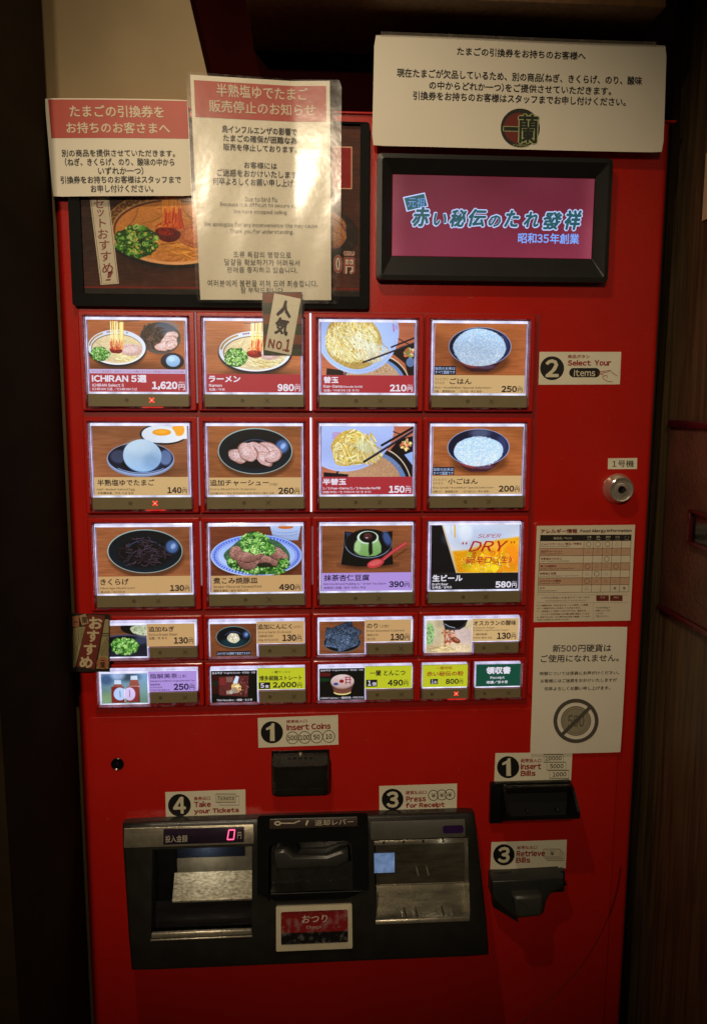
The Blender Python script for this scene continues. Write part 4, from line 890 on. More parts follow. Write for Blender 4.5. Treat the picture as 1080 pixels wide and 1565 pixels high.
def case(u0, v0, u1, v1, label, nm='menu_button'):
    """clear acrylic button case; returns the object that carries its pieces"""
    bm = bmesh.new(); b_ring(bm, rr(u0, v0, u1, v1, 1.6, 4), rr(u0 + 2.2, v0 + 2.2, u1 - 2.2, v1 - 2.2, .8, 4), 2, 17, 17.6)
    o = from_bm(nm, bm, M_CASE, mach, 35); o['label'] = label
    return o
def surround(u0, v0, u1, v1, cu0, cv0, cu1, cv1):
    bm = bmesh.new(); n = 4
    O0 = rr(u0, v0, u1, v1, 2.5, n); O1 = rr(u0 + 1.5, v0 + 1.5, u1 - 1.5, v1 - 1.5, 2, n); I = rr(cu0 - 1.5, cv0 - 1.5, cu1 + 1.5, cv1 + 1.5, 1.5, n)
    m_ = len(O0); L = [[bm.verts.new((x, y, w)) for x, y in S] for S, w in ((O0, .9), (O0, 9.8), (O1, 11.2), (I, 11.2), (I, 1))]
    for a, b in zip(L[:-1], L[1:]):
        for i in range(m_): bm.faces.new((a[i], a[(i + 1) % m_], b[(i + 1) % m_], b[i]))
    from_bm('button_surround', bm, M_RED, mach, 25)
TAX = '(税込)'
def price(b, mp, s, x0, y0, x1, y1, m, bold=.03):
    h = y1 - y0; T(b, mp, s, x0, y0, x1, y1, m, bold); T(b, mp, '円', x1 + h * .12, y0 + h * .32, x1 + h * .85, y1, m, .04); T(b, mp, TAX, x1 + h * .12, y0 - h * .02, x1 + h * .85, y0 + h * .24, m, 0)
big = [
 # row, col, origin, k, quad, photo bottom, pic, panel, ink, lit, desc, texts, price
 (0, 0, 120, 475, 5.684, [(68, 85), (918, 85), (90, 715), (925, 715)], 553, 'set', eRED, eW, 1, 'top left menu button, ramen set with side dishes at 1,620 yen',
  [('ICHIRAN 5選', 105, 565, 580, 632, 0.07), ('ICHIRAN Select 5', 108, 643, 382, 670, 0.045), ('ICHIRAN 5选 /ICHIRAN 5선', 108, 678, 495, 704, 0.022)], ('1,620', 628, 622, 852, 698)),
 (0, 1, 300, 480, 6, [(72, 70), (935, 70), (82, 732), (945, 730)], 560, 'ramen', eRED, eW, 0, 'menu button with a single ramen bowl on red at 980 yen, partly under a tag',
  [('ラーメン', 100, 578, 388, 638, 0.07), ('Ramen', 102, 655, 220, 682, 0.045), ('拉面／라멘', 102, 694, 244, 718, 0.022)], ('980', 730, 650, 882, 718)),
 (0, 2, 480, 480, 6, [(50, 72), (915, 72), (68, 732), (908, 730)], 565, 'kaedama', eRED, eW, 0, 'menu button with a large noodle refill and chopsticks at 210 yen',
  [('替玉', 85, 580, 220, 642, 0.06), ('Kae-Dama', 85, 658, 255, 685, 0.045), ('(Noodle Refill)', 262, 662, 440, 686, 0.022), ('加面／카에다마 (면 추가)', 88, 698, 408, 722, 0.022)], ('210', 690, 650, 842, 716)),
 (0, 3, 650, 480, 6, [(82, 76), (925, 76), (80, 715), (915, 715)], 548, 'rice', eTAN, eK, 0, 'menu button with a heaped rice bowl at 250 yen',
  [('ごはん', 225, 575, 425, 632, 0.045), ('コシヒカリ', 84, 572, 208, 598, 0), ('もちもち', 84, 608, 178, 632, 0), ('Rice -Koshihikari Special Selection-', 82, 652, 620, 678, 0.022), ('白飯 ·嚴選越光米· ／공기밥 -특선 품종-', 82, 686, 535, 710, 0.022)], ('250', 702, 645, 846, 704)),
 (1, 0, 125, 640, 6, [(90, 75), (975, 72), (103, 710), (985, 705)], 540, 'egg', eTAN, eK, 1, 'menu button with a boiled egg in a dark dish at 140 yen',
  [('半熟塩ゆでたまご', 130, 560, 665, 620, 0.045), ('Half-Boiled Salted Egg', 125, 642, 480, 668, 0.022), ('半熟鹽味蛋／반숙 소금 달걀', 130, 675, 468, 698, 0.022)], ('140', 785, 630, 920, 688)),
 (1, 1, 305, 640, 6, [(80, 80), (925, 82), (90, 697), (930, 692)], 538, 'pork', eTAN, eK, 0, 'menu button with sliced pork on a dark plate at 260 yen',
  [('追加チャーシュー', 97, 556, 632, 614, 0.045), ('(4枚)', 638, 586, 714, 612, 0), ('Extra Sliced Pork (4 pieces)', 97, 632, 514, 656, 0.022), ('加叉燒(4片)／차슈 추가(4장)※실제 제공과 다를수 있음', 97, 670, 680, 690, 0.022)], ('260', 718, 627, 862, 686)),
 (1, 2, 475, 640, 6, [(85, 62), (930, 60), (103, 688), (925, 683)], 522, 'half', eRED, eW, 0, 'menu button with a half noodle refill and chopsticks at 150 yen',
  [('半替玉', 110, 538, 322, 598, 0.06), ('1/2 Kae-Dama (1/2 Noodle Refill)', 112, 615, 635, 640, 0.045), ('加面(半份)／반 카에다마 (반 면 추가)', 112, 652, 548, 674, 0.022)], ('150', 712, 604, 856, 670)),
 (1, 3, 645, 640, 6, [(92, 60), (915, 58), (92, 678), (912, 675)], 508, 'rice_small', eTAN, eK, 0, 'menu button with a smaller rice bowl at 200 yen',
  [('小ごはん', 235, 532, 510, 586, 0.045), ('コシヒカリ', 98, 533, 222, 556, 0), ('もちもち', 98, 566, 190, 588, 0), ('Rice (small)-Koshihikari Special Selection-', 96, 606, 668, 630, 0.022), ('白飯(小) ·嚴選越光米· ／공기밥(소) -특선 품종-', 96, 642, 630, 664, 0.022)], ('200', 704, 598, 848, 656)),
 (2, 0, 135, 790, 6, [(85, 97), (945, 90), (105, 712), (955, 705)], 548, 'mushroom', eTAN2, eK, 0, 'menu button with black mushroom strips on a dark plate at 130 yen',
  [('きくらげ', 120, 570, 380, 630, 0.045), ('Kikurage Mushroom', 120, 648, 436, 672, 0.022), ('黑木耳／목이버섯', 122, 684, 345, 705, 0.022)], ('130', 760, 630, 892, 688)),
 (2, 1, 305, 790, 6, [(105, 90), (945, 80), (118, 693), (950, 685)], 535, 'stew', eTAN2, eK, 0, 'menu button with stewed pork and spring onion on a blue and white plate at 490 yen',
  [('煮こみ焼豚皿', 135, 552, 542, 612, 0.045), ('Smoke-Flavored Stewed Pork', 137, 624, 580, 650, 0.022), ('燻製叉燒肉／삶은 돼지고기', 137, 662, 452, 688, 0.022)], ('490', 738, 614, 884, 672)),
 (2, 2, 475, 790, 6, [(95, 70), (915, 63), (100, 685), (915, 680)], 510, 'pudding', eLIL, eNVT, 0, 'menu button with green pudding and a red spoon on lilac at 390 yen',
  [('抹茶杏仁豆腐', 118, 526, 532, 588, 0.045), ('Matcha Almond Pudding w/ Green Tea Sauce', 117, 603, 686, 630, 0.022), ('抹茶杏仁豆腐／말차 아몬드 푸딩', 117, 640, 498, 664, 0.022)], ('390', 712, 592, 852, 650)),
 (2, 3, 640, 790, 6, [(105, 60), (915, 55), (100, 665), (915, 660)], 505, 'beer', eNAV, eW, 0, 'menu button with a draft beer glass on black at 580 yen',
  [('生ビール', 118, 522, 396, 584, 0.06), ('Draft Beer', 115, 598, 264, 622, 0.045), ('生啤酒／생맥주', 115, 628, 298, 654, 0.022)], ('580', 704, 586, 852, 646)),
]
C1 = []
for row, cc, ox, oy, k, q, yb, pn, pan, tx, lit, desc, texts, pr in big:
    vt = RZ[row][0] - 7.5 if row == 0 else RZ[row][0] - 7.5
    cu0 = XR[cc] - 6.5; cu1 = XR[cc] + 152.5; cv1 = vt; cv0 = RZ[row][1] + 3.5
    surround(cu0 - 7.6, RZ[row][1], cu1 + 9.0, RZ[row][0], cu0, cv0, cu1, cv1)
    b = case(cu0, cv0, cu1, cv1, desc)
    hs = 19.0; ptop = cv1 - 6.2; pbot = cv0 + 3.2 + hs + 3.2
    mp = Map(ox, oy, k, q, w=13, rect=(XR[cc] + .3, ptop, XR[cc] + 146.0, pbot))
    box('light_panel', cu0 + 3.4, cu1 - 3.4, cv0 + 3 + hs, cv1 - 2.0, 3.2, 10.5, M_LED, b)
    box('light_guide', cu0 + 4.4, XR[cc] + .2, pbot, ptop, 10.6, 11.6, M_LEDS, b); box('light_guide', XR[cc] + 146.1, cu1 - 4.4, pbot, ptop, 10.6, 11.6, M_LEDS, b)
    x0, y0 = q[0][0], q[0][1]; xr = q[1][0]; xm0 = x0 + (q[2][0] - x0) * .8; xm1 = xr + (q[3][0] - xr) * .8
    def pq(a, b_, c, d, m_, dw, nm, pic=None):
        pass
    # photo fills the card down to the panel line
    a_, tb = mp.st((q[0][0] + q[1][0]) / 2, yb)
    me = bpy.data.meshes.new('food_photo'); P = [mp.at(0, tb), mp.at(1, tb), mp.at(1, 0), mp.at(0, 0)]
    me.from_pydata([W3(*p) for p in P], [], [(0, 1, 2, 3)]); uv = me.uv_layers.new(name='UVMap')
    cut = 1.0
    if pn == 'set': cut = 1.0
    for i, w_ in enumerate(((0, 0), (1, 0), (1, 1), (0, 1))): uv.data[i].uv = w_
    if pn == 'set':
        _, ts = mp.st(500, 515)
        for i, p in enumerate((mp.at(0, ts), mp.at(1, ts))): me.vertices[i].co = W3(*p)
    me.materials.append(picmat('print_' + pn, PICS[pn], 1.0, .3)); link('food_photo', me, b)
    if pn == 'set':
        bm = bmesh.new(); b_quad(bm, [mp.at(0, tb), mp.at(1, tb), mp.at(1, ts), mp.at(0, ts)]); from_bm('caption_strip', bm, emat((196, 176, 220), 1), b)
        T(b, mp, 'ラーメン(追加替玉)+追加チャーシュー(4枚)+きくらげ+半熟塩ゆでたまご+のり(2枚)', 105, 526, 910, 546, eDRED, 0)
    bm = bmesh.new(); b_quad(bm, [mp.at(0, 1), mp.at(1, 1), mp.at(1, tb), mp.at(0, tb)]); from_bm('name_panel', bm, pan, b)
    for t in texts: T(b, mp, t[0], t[1], t[2], t[3], t[4], tx, t[5], .0)
    price(b, mp, *pr, tx, .085)
    if pn in ('rice', 'rice_small'):
        y = 465 if pn == 'rice' else 428; dx = 0 if pn == 'rice' else 12
        T(b, mp, '当店のお米は', 88 + dx, y + 8, 272 + dx, y + 36, emat((180, 200, 240), 1), .02); T(b, mp, 'すべて国産です', 88 + dx, y + 42, 272 + dx, y + 72, emat((180, 200, 240), 1), .02)
    if pn == 'beer':
        r_ = emat((176, 28, 28), 1)
        T(b, mp, 'SUPER', 527, 140, 745, 178, r_, .01, .35); T(b, mp, '“', 385, 210, 440, 240, r_, .02, .3); T(b, mp, 'DRY', 445, 206, 812, 306, r_, .035, .35); T(b, mp, '”', 830, 208, 876, 236, r_, .02, .3)
        T(b, mp, '新!辛口〈生〉', 420, 350, 850, 418, r_, .035, .2)
    status(b, XR[cc] - 3.2, XR[cc] + 150.0, cv0 + 3.2, cv0 + 3.2 + hs, lit)
    if hasattr(M_CLEAR, 'name'): box('clear_cover', cu0 + 2.25, cu1 - 2.25, cv0 + 2.25, cv1 - 2.25, 16.2, 17.2, M_CLEAR, b)
# light leaking between the button blocks
gx = pt(474.5, 560, 8)[0]
for r_, m_ in ((0, M_WHT), (1, M_WHT)): box('light_gap', gx - 1.4, gx + 1.4, RZ[r_][1] + 1, RZ[r_][0] - .5, 1.2, 11.6, m_, mach)
gx2 = (XR[0] + 152.5 + 9.0 + XR[1] - 6.5 - 7.6) / 2
for r_ in (0, 1): box('light_gap', gx2 - .45, gx2 + .45, RZ[r_][1] + 12, RZ[r_][0] - .5, 1.2, 11.5, M_WHT2, mach)
box('light_gap', gx2 - .45, gx2 + .45, RZ[2][1] + 40, RZ[2][0] - 6, 1.2, 11.5, M_WHT2, mach); box('light_gap', XR[2] - 15, XR[2] - 14.2, RZ[2][1] + 40, RZ[2][0] - 16, 1.2, 11.5, M_WHT2, mach)

small = [
 # row, origin, k, case quad (l,t,r,b), photo, name, status, pic, panel, ink, lit, desc, texts, price
 (3, 140, 930, 6, (60, 100, 976, 446), (75, 140, 505, 416), (507, 130, 946, 330), (525, 340, 970, 430), 'negi', eTAN2, eK, 0, 'menu button with chopped green onion at 130 yen, its left end under a tag',
  [('追加ねぎ', 522, 152, 760, 200, 0.045), ('Extra Green Onion', 525, 212, 786, 236, 0.022), ('加蔥／파 추가', 524, 244, 690, 270, 0.022)], ('130', 752, 250, 884, 308)),
 (4, 140, 930, 6, (60, 530, 985, 892), (95, 575, 515, 860), (525, 558, 966, 755), (535, 765, 966, 865), 'tea', eLIL, eNVT, 0, 'lilac menu button with two tea bottles at 250 yen',
  [('脂解美茶', 540, 580, 790, 628, 0.022), ('(1本)', 796, 590, 872, 626, 0), ("Shikaibicha ICHIRAN's Original Blended Tea", 538, 642, 945, 664, 0.022), ('脂解美茶', 538, 676, 630, 694, 0.022), ('시카이비차', 538, 704, 650, 722, 0.022), ('이치란 특제 블렌드차', 538, 730, 716, 748, 0.022)], ('250', 752, 680, 892, 742)),
 (3, 310, 930, 6.353, (45, 95, 1003, 450), (70, 135, 520, 435), (522, 118, 985, 320), (545, 335, 1000, 440), 'garlic', eTAN2, eK, 0, 'menu button with grated garlic in a dark dish at 130 yen',
  [('追加にんにく', 528, 140, 865, 190, 0.045), ('(2片)', 876, 158, 955, 182, 0), ('Extra Garlic (2 cloves)', 538, 204, 858, 228, 0.022), ('加蒜泥(2份)', 538, 240, 680, 262, 0.022), ('마늘 추가(2조각)', 538, 276, 730, 300, 0.022)], ('130', 770, 240, 906, 300)),
 (4, 310, 930, 6.353, (60, 545, 1005, 905), (80, 580, 525, 885), (530, 560, 990, 768), (548, 785, 1000, 895), 'box', eYEL, eK, 0, 'yellow menu button with a boxed noodle set at 2,000 yen',
  [('一蘭ラーメン', 666, 588, 850, 614, 0.022), ('博多細麺ストレート', 546, 634, 960, 684, 0.045)], ('2,000', 676, 698, 910, 758)),
 (3, 480, 930, 6.353, (20, 78, 968, 428), (50, 110, 488, 405), (490, 100, 940, 300), (510, 318, 960, 415), 'nori', eTAN2, eK, 0, 'menu button with sheets of dried seaweed at 130 yen',
  [('のり', 508, 130, 615, 178, 0.045), ('(2枚)', 634, 144, 724, 172, 0), ('Dried Seaweed (2 pieces)', 508, 188, 874, 212, 0.022), ('海苔(2片)', 510, 226, 622, 248, 0.022), ('김(2장)', 510, 262, 594, 286, 0.022)], ('130', 738, 228, 872, 290)),
 (4, 480, 930, 6.353, (25, 535, 965, 880), (50, 565, 488, 860), (490, 550, 945, 760), (510, 775, 965, 865), 'cup', eYEL, eK, 0, 'yellow menu button with a cup of instant ramen at 490 yen',
  [('一蘭 とんこつ', 538, 588, 882, 642, 0.045)], ('490', 712, 680, 862, 738)),
 (3, 640, 930, 5.684, (35, 58, 885, 370), (65, 88, 458, 355), (460, 80, 865, 264), (480, 280, 866, 362), 'vinegar', eTAN, eK, 0, 'menu button with dark vinegar poured over noodles at 130 yen',
  [('オスカランの酸味', 470, 95, 840, 138, 0.045), ('Osukaran Vinegar', 468, 148, 656, 164, 0.022), ("(ICHIRAN's Original Premium Vinegar)", 468, 168, 780, 184, 0.022), ('一蘭特製醋', 470, 200, 590, 216, 0.022), ('이치란 특제 식초', 468, 228, 634, 246, 0.022)], ('130', 676, 196, 796, 250)),
 (4, 640, 930, 5.684, (18, 470, 430, 772), None, (32, 480, 420, 665), (25, 685, 430, 762), None, eYEL, eDRED, 1, 'small yellow menu button with a lit red cross at 800 yen',
  [('一蘭特製', 146, 496, 286, 522, 0.022), ('赤い秘伝の粉', 66, 535, 385, 576, 0.05)], ('800', 232, 598, 344, 642)),
 (4, 640, 930, 5.684, (478, 465, 893, 770), None, (495, 480, 880, 665), (485, 685, 885, 762), None, eGRN, eW, 0, 'small green receipt button at the lower right of the menu',
  [('領収書', 582, 502, 792, 562, 0.07), ('Receipt', 618, 582, 742, 608, 0.022), ('收據／영수증', 586, 618, 770, 642, 0.045)], None),
]
for row, ox, oy, k, cq, ph, nq, sq, pn, pan, tx, lit, desc, texts, pr in small:
    l, t, r, bt = cq
    mp0 = Map(ox, oy, k, [(l, t), (r, t), (l, bt), (r, bt)], w=14); M_ = mp0.m
    u0 = (M_[0].x + M_[2].x) / 2; u1 = (M_[1].x + M_[3].x) / 2; v1 = RZ[row][0] - 5.5; v0 = RZ[row][1] + 1.5
    if pn == 'tea': u0 -= 1
    mp = Map(ox, oy, k, [(l, t), (r, t), (l, bt), (r, bt)], w=13, rect=(u0, v1, u1, v0))
    surround(u0 - 6.5, RZ[row][1] - 1, u1 + 7.5, RZ[row][0] + 1.2, u0, v0, u1, v1)
    b = case(u0, v0, u1, v1, desc)
    P = lambda x, y: mp(x, y)[:2]
    n0 = P(nq[0], nq[3]); n1 = P(nq[2], nq[1]); s0 = P(sq[0], sq[3]); s1_ = P(sq[2], sq[1])
    if ph:
        p0 = P(ph[0], ph[3]); p1 = P(ph[2], ph[1])
        box('light_panel', u0 + 2.4, p1[0] + 1.2, v0 + 2.6, v1 - 1.6, 3.2, 10.5, M_LED, b); box('light_panel', p1[0] + 1.2, u1 - 2.4, s1_[1] + 1.2, v1 - 1.6, 3.2, 10.5, M_LED, b)
        me = bpy.data.meshes.new('food_photo'); me.from_pydata([W3(p0[0], p0[1], 13), W3(p1[0], p0[1], 13), W3(p1[0], p1[1], 13), W3(p0[0], p1[1], 13)], [], [(0, 1, 2, 3)]); uv = me.uv_layers.new(name='UVMap')
        for i, w_ in enumerate(((0, 0), (1, 0), (1, 1), (0, 1))): uv.data[i].uv = w_
        me.materials.append(picmat('print_' + pn, PICS[pn], 1.0, .3)); link('food_photo', me, b)
    else:
        box('light_panel', u0 + 2.4, u1 - 2.4, s1_[1] + 1.2, v1 - 1.6, 3.2, 10.5, M_LED, b)
    bm = bmesh.new(); b_quad(bm, [(n0[0], n0[1], 13.1), (n1[0], n0[1], 13.1), (n1[0], n1[1], 13.1), (n0[0], n1[1], 13.1)]); from_bm('name_panel', bm, pan, b)
    for t_ in texts: T(b, mp, t_[0], t_[1], t_[2], t_[3], t_[4], tx, t_[5], .0)
    if pr: price(b, mp, *pr, eK if tx is eDRED else tx, .085)
    if pn == 'garlic': T(b, mp, '1かけまでは無料で追加できます', 134, 392, 456, 418, emat((190, 200, 236), 1), .01)
    if pn in ('box', 'cup'):
        T(b, mp, 'おみやげ', 92 if pn == 'box' else 62, 588 if pn == 'box' else 572, 192 if pn == 'box' else 160, 612 if pn == 'box' else 592, eW, .02)
        T(b, mp, 'Original Goods・紀念品・선물', 205 if pn == 'box' else 172, 590 if pn == 'box' else 573, 508 if pn == 'box' else 470, 612 if pn == 'box' else 592, eW, 0)
        T(b, mp, 'Thin Noodles・細麺・호소멘' if pn == 'box' else 'ICHIRAN Tonkotsu・一蘭豚骨杯麵・이치란 돈코츠', 130 if pn == 'box' else 62, 852 if pn == 'box' else 830, 474 if pn == 'box' else 478, 874 if pn == 'box' else 850, eW, .005)
        x0_, y0_, x1_, y1_ = (542, 698, 652, 762) if pn == 'box' else (502, 676, 610, 742)
        shape(b, mp, zr(x0_, y0_, x1_, y1_), eNAV, .25); T(b, mp, '5' if pn == 'box' else '1', x0_ + 16, y0_ + 8, x0_ + 50, y1_ - 12, eW, .04, 0, .5); T(b, mp, '食' if pn == 'box' else '個', x0_ + 58, y0_ + 24, x0_ + 98, y1_ - 10, eW, .02, 0, .5)
    if pr and pr[0] == '800':
        shape(b, mp, zr(98, 598, 164, 640), eNAV, .25); T(b, mp, '1', 108, 603, 124, 634, eW, .04, 0, .5); T(b, mp, '缶', 130, 612, 156, 634, eW, .02, 0, .5)
    status(b, s0[0], s1_[0], s0[1], s1_[1], lit)
    if pn: box('light_guide', s0[0] - 2.6, s0[0] - .6, s0[1], s1_[1], 10.8, 12.8, M_LEDS, b)
    box('clear_cover', u0 + 2.25, u1 - 2.25, v0 + 2.25, v1 - 2.25, 16.2, 17.2, M_CLEAR, b)

# ---- instruction stickers
RI = ink((150, 30, 26)); BK = ink((14, 14, 14)); CRI = ink((214, 206, 178))
def sticker(ox, oy, k, quad, label, w=2.8, bulge=None):
    mp = Map(ox, oy, k, quad, w=w + .4)
    s_ = sheet('instruction_sticker', mach, mp, M_CREAM, .35, 2, 2); s_['label'] = label; return s_, mp
def disc(s_, mp, x, y, r, n, ry=None):
    shape(s_, mp, zc(x, y, r, ry=ry), BK, .1, 'number_disc')
    if n == '1': shape(s_, mp, [(x - r * .52, y - r * .38), (x - r * .1, y - r * .62), (x - r * .02, y - r * .82), (x + r * .22, y - r * .82), (x + r * .25, y + r * .78), (x - r * .16, y + r * .78), (x - r * .16, y - r * .3), (x - r * .52, y - r * .18)], CRI, .2, 'numeral')
    else: T(s_, mp, n, x - r * .55, y - r * .74, x + r * .55, y + r * .74, CRI, .07, 0, .25, 'numeral')
s_, mp = sticker(780, 520, 3.557, [(150, 63), (600, 63), (147, 242), (592, 240)], 'sticker numbered 2, Select Your items, right of the top menu row', .0)
disc(s_, mp, 224, 152, 65, '2'); T(s_, mp, '商品ボタン', 308, 78, 428, 98, RI, .04); T(s_, mp, 'Select', 308, 107, 434, 138, RI, .075); T(s_, mp, 'Your', 454, 107, 545, 138, RI, .075)
shape(s_, mp, [(316 + (26 if a > 90 else 26) + 0 + (26 * math.cos(math.radians(a)) if False else 0), 0) for a in ()] or (zc(342, 176, 26, 14)[4:11] + zc(459, 176, 26, 14)[11:] + zc(459, 176, 26, 14)[:4]), BK, .1, 'pill'); T(s_, mp, 'items', 342, 160, 458, 196, CRI, .04, 0, .25)
strip(s_, mp, [(478, 172), (540, 163), (552, 178), (578, 194)], 3, RI); strip(s_, mp, [(470, 182), (500, 186), (498, 205), (520, 222), (554, 227)], 3, RI); strip(s_, mp, [(500, 196), (520, 190), (524, 204)], 3, RI); strip(s_, mp, [(540, 163), (532, 170), (500, 178), (470, 178)], 2.5, RI)
s_, mp = sticker(380, 1080, 7.2, [(100, 125), (982, 92), (108, 452), (987, 418)], 'sticker numbered 1, Insert Coins, above the coin slot')
disc(s_, mp, 255, 282, 122, '1'); T(s_, mp, '硬貨投入口', 412, 142, 640, 176, RI, .04); T(s_, mp, 'Insert Coins', 415, 186, 902, 252, RI, .075)
for x, y, t in ((480, 342, '500'), (614, 338, '100'), (746, 333, '50'), (880, 327, '10')):
    strip(s_, mp, zc(x, y, 66), 7, BK, .15, closed=True); ww = 54 if len(t) == 3 else 36; T(s_, mp, t, x - ww, y - 28, x + ww, y + 28, BK, .05)
s_, mp = sticker(120, 1080, 3, [(398, 392), (765, 380), (402, 523), (766, 512)], 'sticker numbered 4, Take your Tickets, above the ticket tray')
disc(s_, mp, 463, 452, 52, '4'); T(s_, mp, '食券出口', 528, 411, 604, 428, RI, .04); T(s_, mp, 'Take', 530, 433, 606, 460, RI, .075); T(s_, mp, 'your Tickets', 530, 464, 736, 492, RI, .075)
strip(s_, mp, zr(646, 410, 736, 451), 2.2, BK, .15, closed=True); shape(s_, mp, zr(630, 400, 720, 438), CRI, .2); strip(s_, mp, zr(630, 400, 720, 438), 2.6, BK, .25, closed=True); T(s_, mp, 'Tickets', 637, 408, 714, 428, BK, .02, 0, .35)
s_, mp = sticker(380, 1080, 2.842, [(566, 345), (904, 334), (567, 468), (902, 457)], 'sticker numbered 3, Press for Receipt, above the change tray')
disc(s_, mp, 624, 403, 47, '3'); T(s_, mp, '硬貨払出口', 680, 364, 770, 380, RI, .04); T(s_, mp, 'Press', 682, 388, 768, 412, RI, .075); T(s_, mp, 'for Receipt', 680, 415, 850, 442, RI, .075)
for x, y in ((801, 385), (837, 383), (872, 381)): strip(s_, mp, zc(x, y, 22), 3, BK, .15, closed=True); T(s_, mp, '¥', x - 9, y - 10, x + 9, y + 10, BK, .0)
s_, mp = sticker(740, 930, 3.13, [(52, 692), (420, 688), (46, 830), (413, 822)], 'sticker numbered 1, Insert Bills, above the black bill slot')
disc(s_, mp, 112, 759, 53, '1'); T(s_, mp, '紙幣投入口', 172, 717, 270, 736, RI, .04); T(s_, mp, 'Insert', 172, 741, 270, 769, RI, .075); T(s_, mp, 'Bills', 172, 774, 243, 801, RI, .075)
for x0_, y0_, x1_, y1_, t in ((283, 698, 375, 735, '10000'), (297, 735, 388, 773, '5000'), (310, 774, 402, 812, '1000')):
    strip(s_, mp, zr(x0_, y0_, x1_, y1_), 3.4, BK, .15, closed=True); T(s_, mp, t, x0_ + 6 + (8 if len(t) == 4 else 0), y0_ + 8, x1_ - 8 - (4 if len(t) == 4 else 0), y1_ - 9, BK, .04)
s_, mp = sticker(740, 930, 3.13, [(33, 1118), (393, 1106), (27, 1248), (388, 1242)], 'sticker numbered 3, Retrieve Bills, above the grey bill outlet')
disc(s_, mp, 92, 1178, 51, '3'); T(s_, mp, '紙幣払出口', 155, 1134, 250, 1151, RI, .04); T(s_, mp, 'Retrieve', 152, 1157, 288, 1185, RI, .075); T(s_, mp, 'Bills', 150, 1189, 218, 1216, RI, .075)
for d_ in (18, 9, 0): shape(s_, mp, zr(280 + d_, 1150 + d_, 362 + d_, 1188 + d_), CRI, .12 + (18 - d_) * .01); strip(s_, mp, zr(280 + d_, 1150 + d_, 362 + d_, 1188 + d_), 2.2, BK, .15 + (18 - d_) * .01, closed=True)
T(s_, mp, '¥', 312, 1158, 332, 1182, BK, .0, 0, .5)
mp = Map(780, 520, 3.557, [(528, 642), (687, 640), (527, 701), (685, 700)], w=.5)
s_ = sheet('number_label', mach, mp, M_CREAM, .4, 2, 2); s_['label'] = 'small white label reading 1号機 above the round lock'
T(s_, mp, '1号機', 550, 652, 668, 690, BK, .01)

# ---- lock, keyhole
lu, lv = pt(948, 748, 14)
bm = bmesh.new(); b_lathe(bm, lu, lv, [(25, .2), (25, 2.5), (23.5, 5), (21.5, 14), (20.5, 17.5), (19, 18.8), (17.4, 18.4), (16.8, 16.8), (11, 16.6), (10.6, 17.4), (9.6, 17.6)], 40)
lk = from_bm('door_lock', bm, M_CHROME, mach, 30); lk['label'] = 'chrome round lock on the right of the door'
prism('key_disc', circ(lu, lv, 6.2, 24), 17.5, 17.75, M_BLKG, lk)
prism('key_slot', [(lu - 1, lv - 4.5), (lu + 3, lv - 5.5), (lu + 4, lv - 1), (lu + 8, lv - 3), (lu + 7, lv + 2), (lu + 2, lv + 1)], 17.65, 17.9, M_BLACK, lk)
ku, kv = pt(180, 1167, 2)
bm = bmesh.new(); b_lathe(bm, ku, kv, [(10.5, 2), (10.5, 4), (9.4, 4.6), (8.2, 4), (8, 2.8), (5, 2.8), (4.6, 3.8), (3.6, 3.8)], 32)
kh = from_bm('keyhole', bm, M_BLKG, mach, 30); prism('key_slot', rr(ku - .9, kv - 3, ku + .9, kv + 3, .5, 3), 3.9, 4.1, M_BLACK, kh)

# ---- coin slot
def coin_slot():
    c = [pt(414, 1158, 30), pt(504, 1155, 30), pt(503, 1217, 30)]; u0, u1 = c[0][0], c[1][0]; v1 = c[0][1]; v0 = c[2][1]; D = 36
    um = (u0 + u1) / 2; n = 10
    bm = bmesh.new(); levels = []
    for v, d in ((v0 + 1, D - 7), (v0 + 5, D - 4), (v0 + 16, D - 3), (v0 + 16.5, D - 4), (v0 + 17.5, D - 3), (v0 + 30, D - 1), (v1 - 16, D), (v1 - 15, D + 2), (v1 - 13, D + 2)):
        R = 14; pts = [(u0, 2)]
        for i in range(n + 1):
            a = math.radians(180 - 90 * i / n); pts.append((u0 + R + R * math.cos(a), d - R + R * math.sin(a)))
        for i in range(n + 1):
            a = math.radians(90 - 90 * i / n); pts.append((u1 - R + R * math.cos(a), d - R + R * math.sin(a)))
        pts.append((u1, 2)); levels.append([bm.verts.new((x, v, w)) for x, w in pts])
    for a, b in zip(levels[:-1], levels[1:]):
        for i in range(len(a) - 1): bm.faces.new((a[i], a[i + 1], b[i + 1], b[i]))
    bm.faces.new(levels[0])
    # sloping inner dish
    L = levels[-1]; inner = [bm.verts.new((um + (v.co.x - um) * .94, v.co.y - .6, max(2, v.co.z - 2.6))) for v in L]
    for i in range(len(L) - 1): bm.faces.new((L[i], L[i + 1], inner[i + 1], inner[i]))
    back = [bm.verts.new((v.co.x, v1 - 3.5 - (v.co.z / D) * 13.5 , v.co.z)) for v in inner]
    for i in range(len(L) - 1): bm.faces.new((inner[i], inner[i + 1], back[i + 1], back[i]))
    bm.faces.new(back[::-1])
    o = from_bm('coin_slot', bm, M_BLK, mach, 30); o['label'] = 'black coin slot with a dished top'
    box('back_plate', u0, u1, v1 - 16, v1 - .5, 2, 4.5, M_BLKG, o, r=.8)
    for i in range(5): box('slot', um - 21 + i * 9, um - 16 + i * 9, v1 - 10 , v1 - 8.2, 14, 17, M_BLACK, o)
    bm = bmesh.new(); b_lathe(bm, um, v1 - 6, [(0.5, 5), (3.2, 5), (3.2, 9), (2.4, 11), (.6, 11.8)], 16); from_bm('stud', bm, M_CHROME, o, 40)
coin_slot()

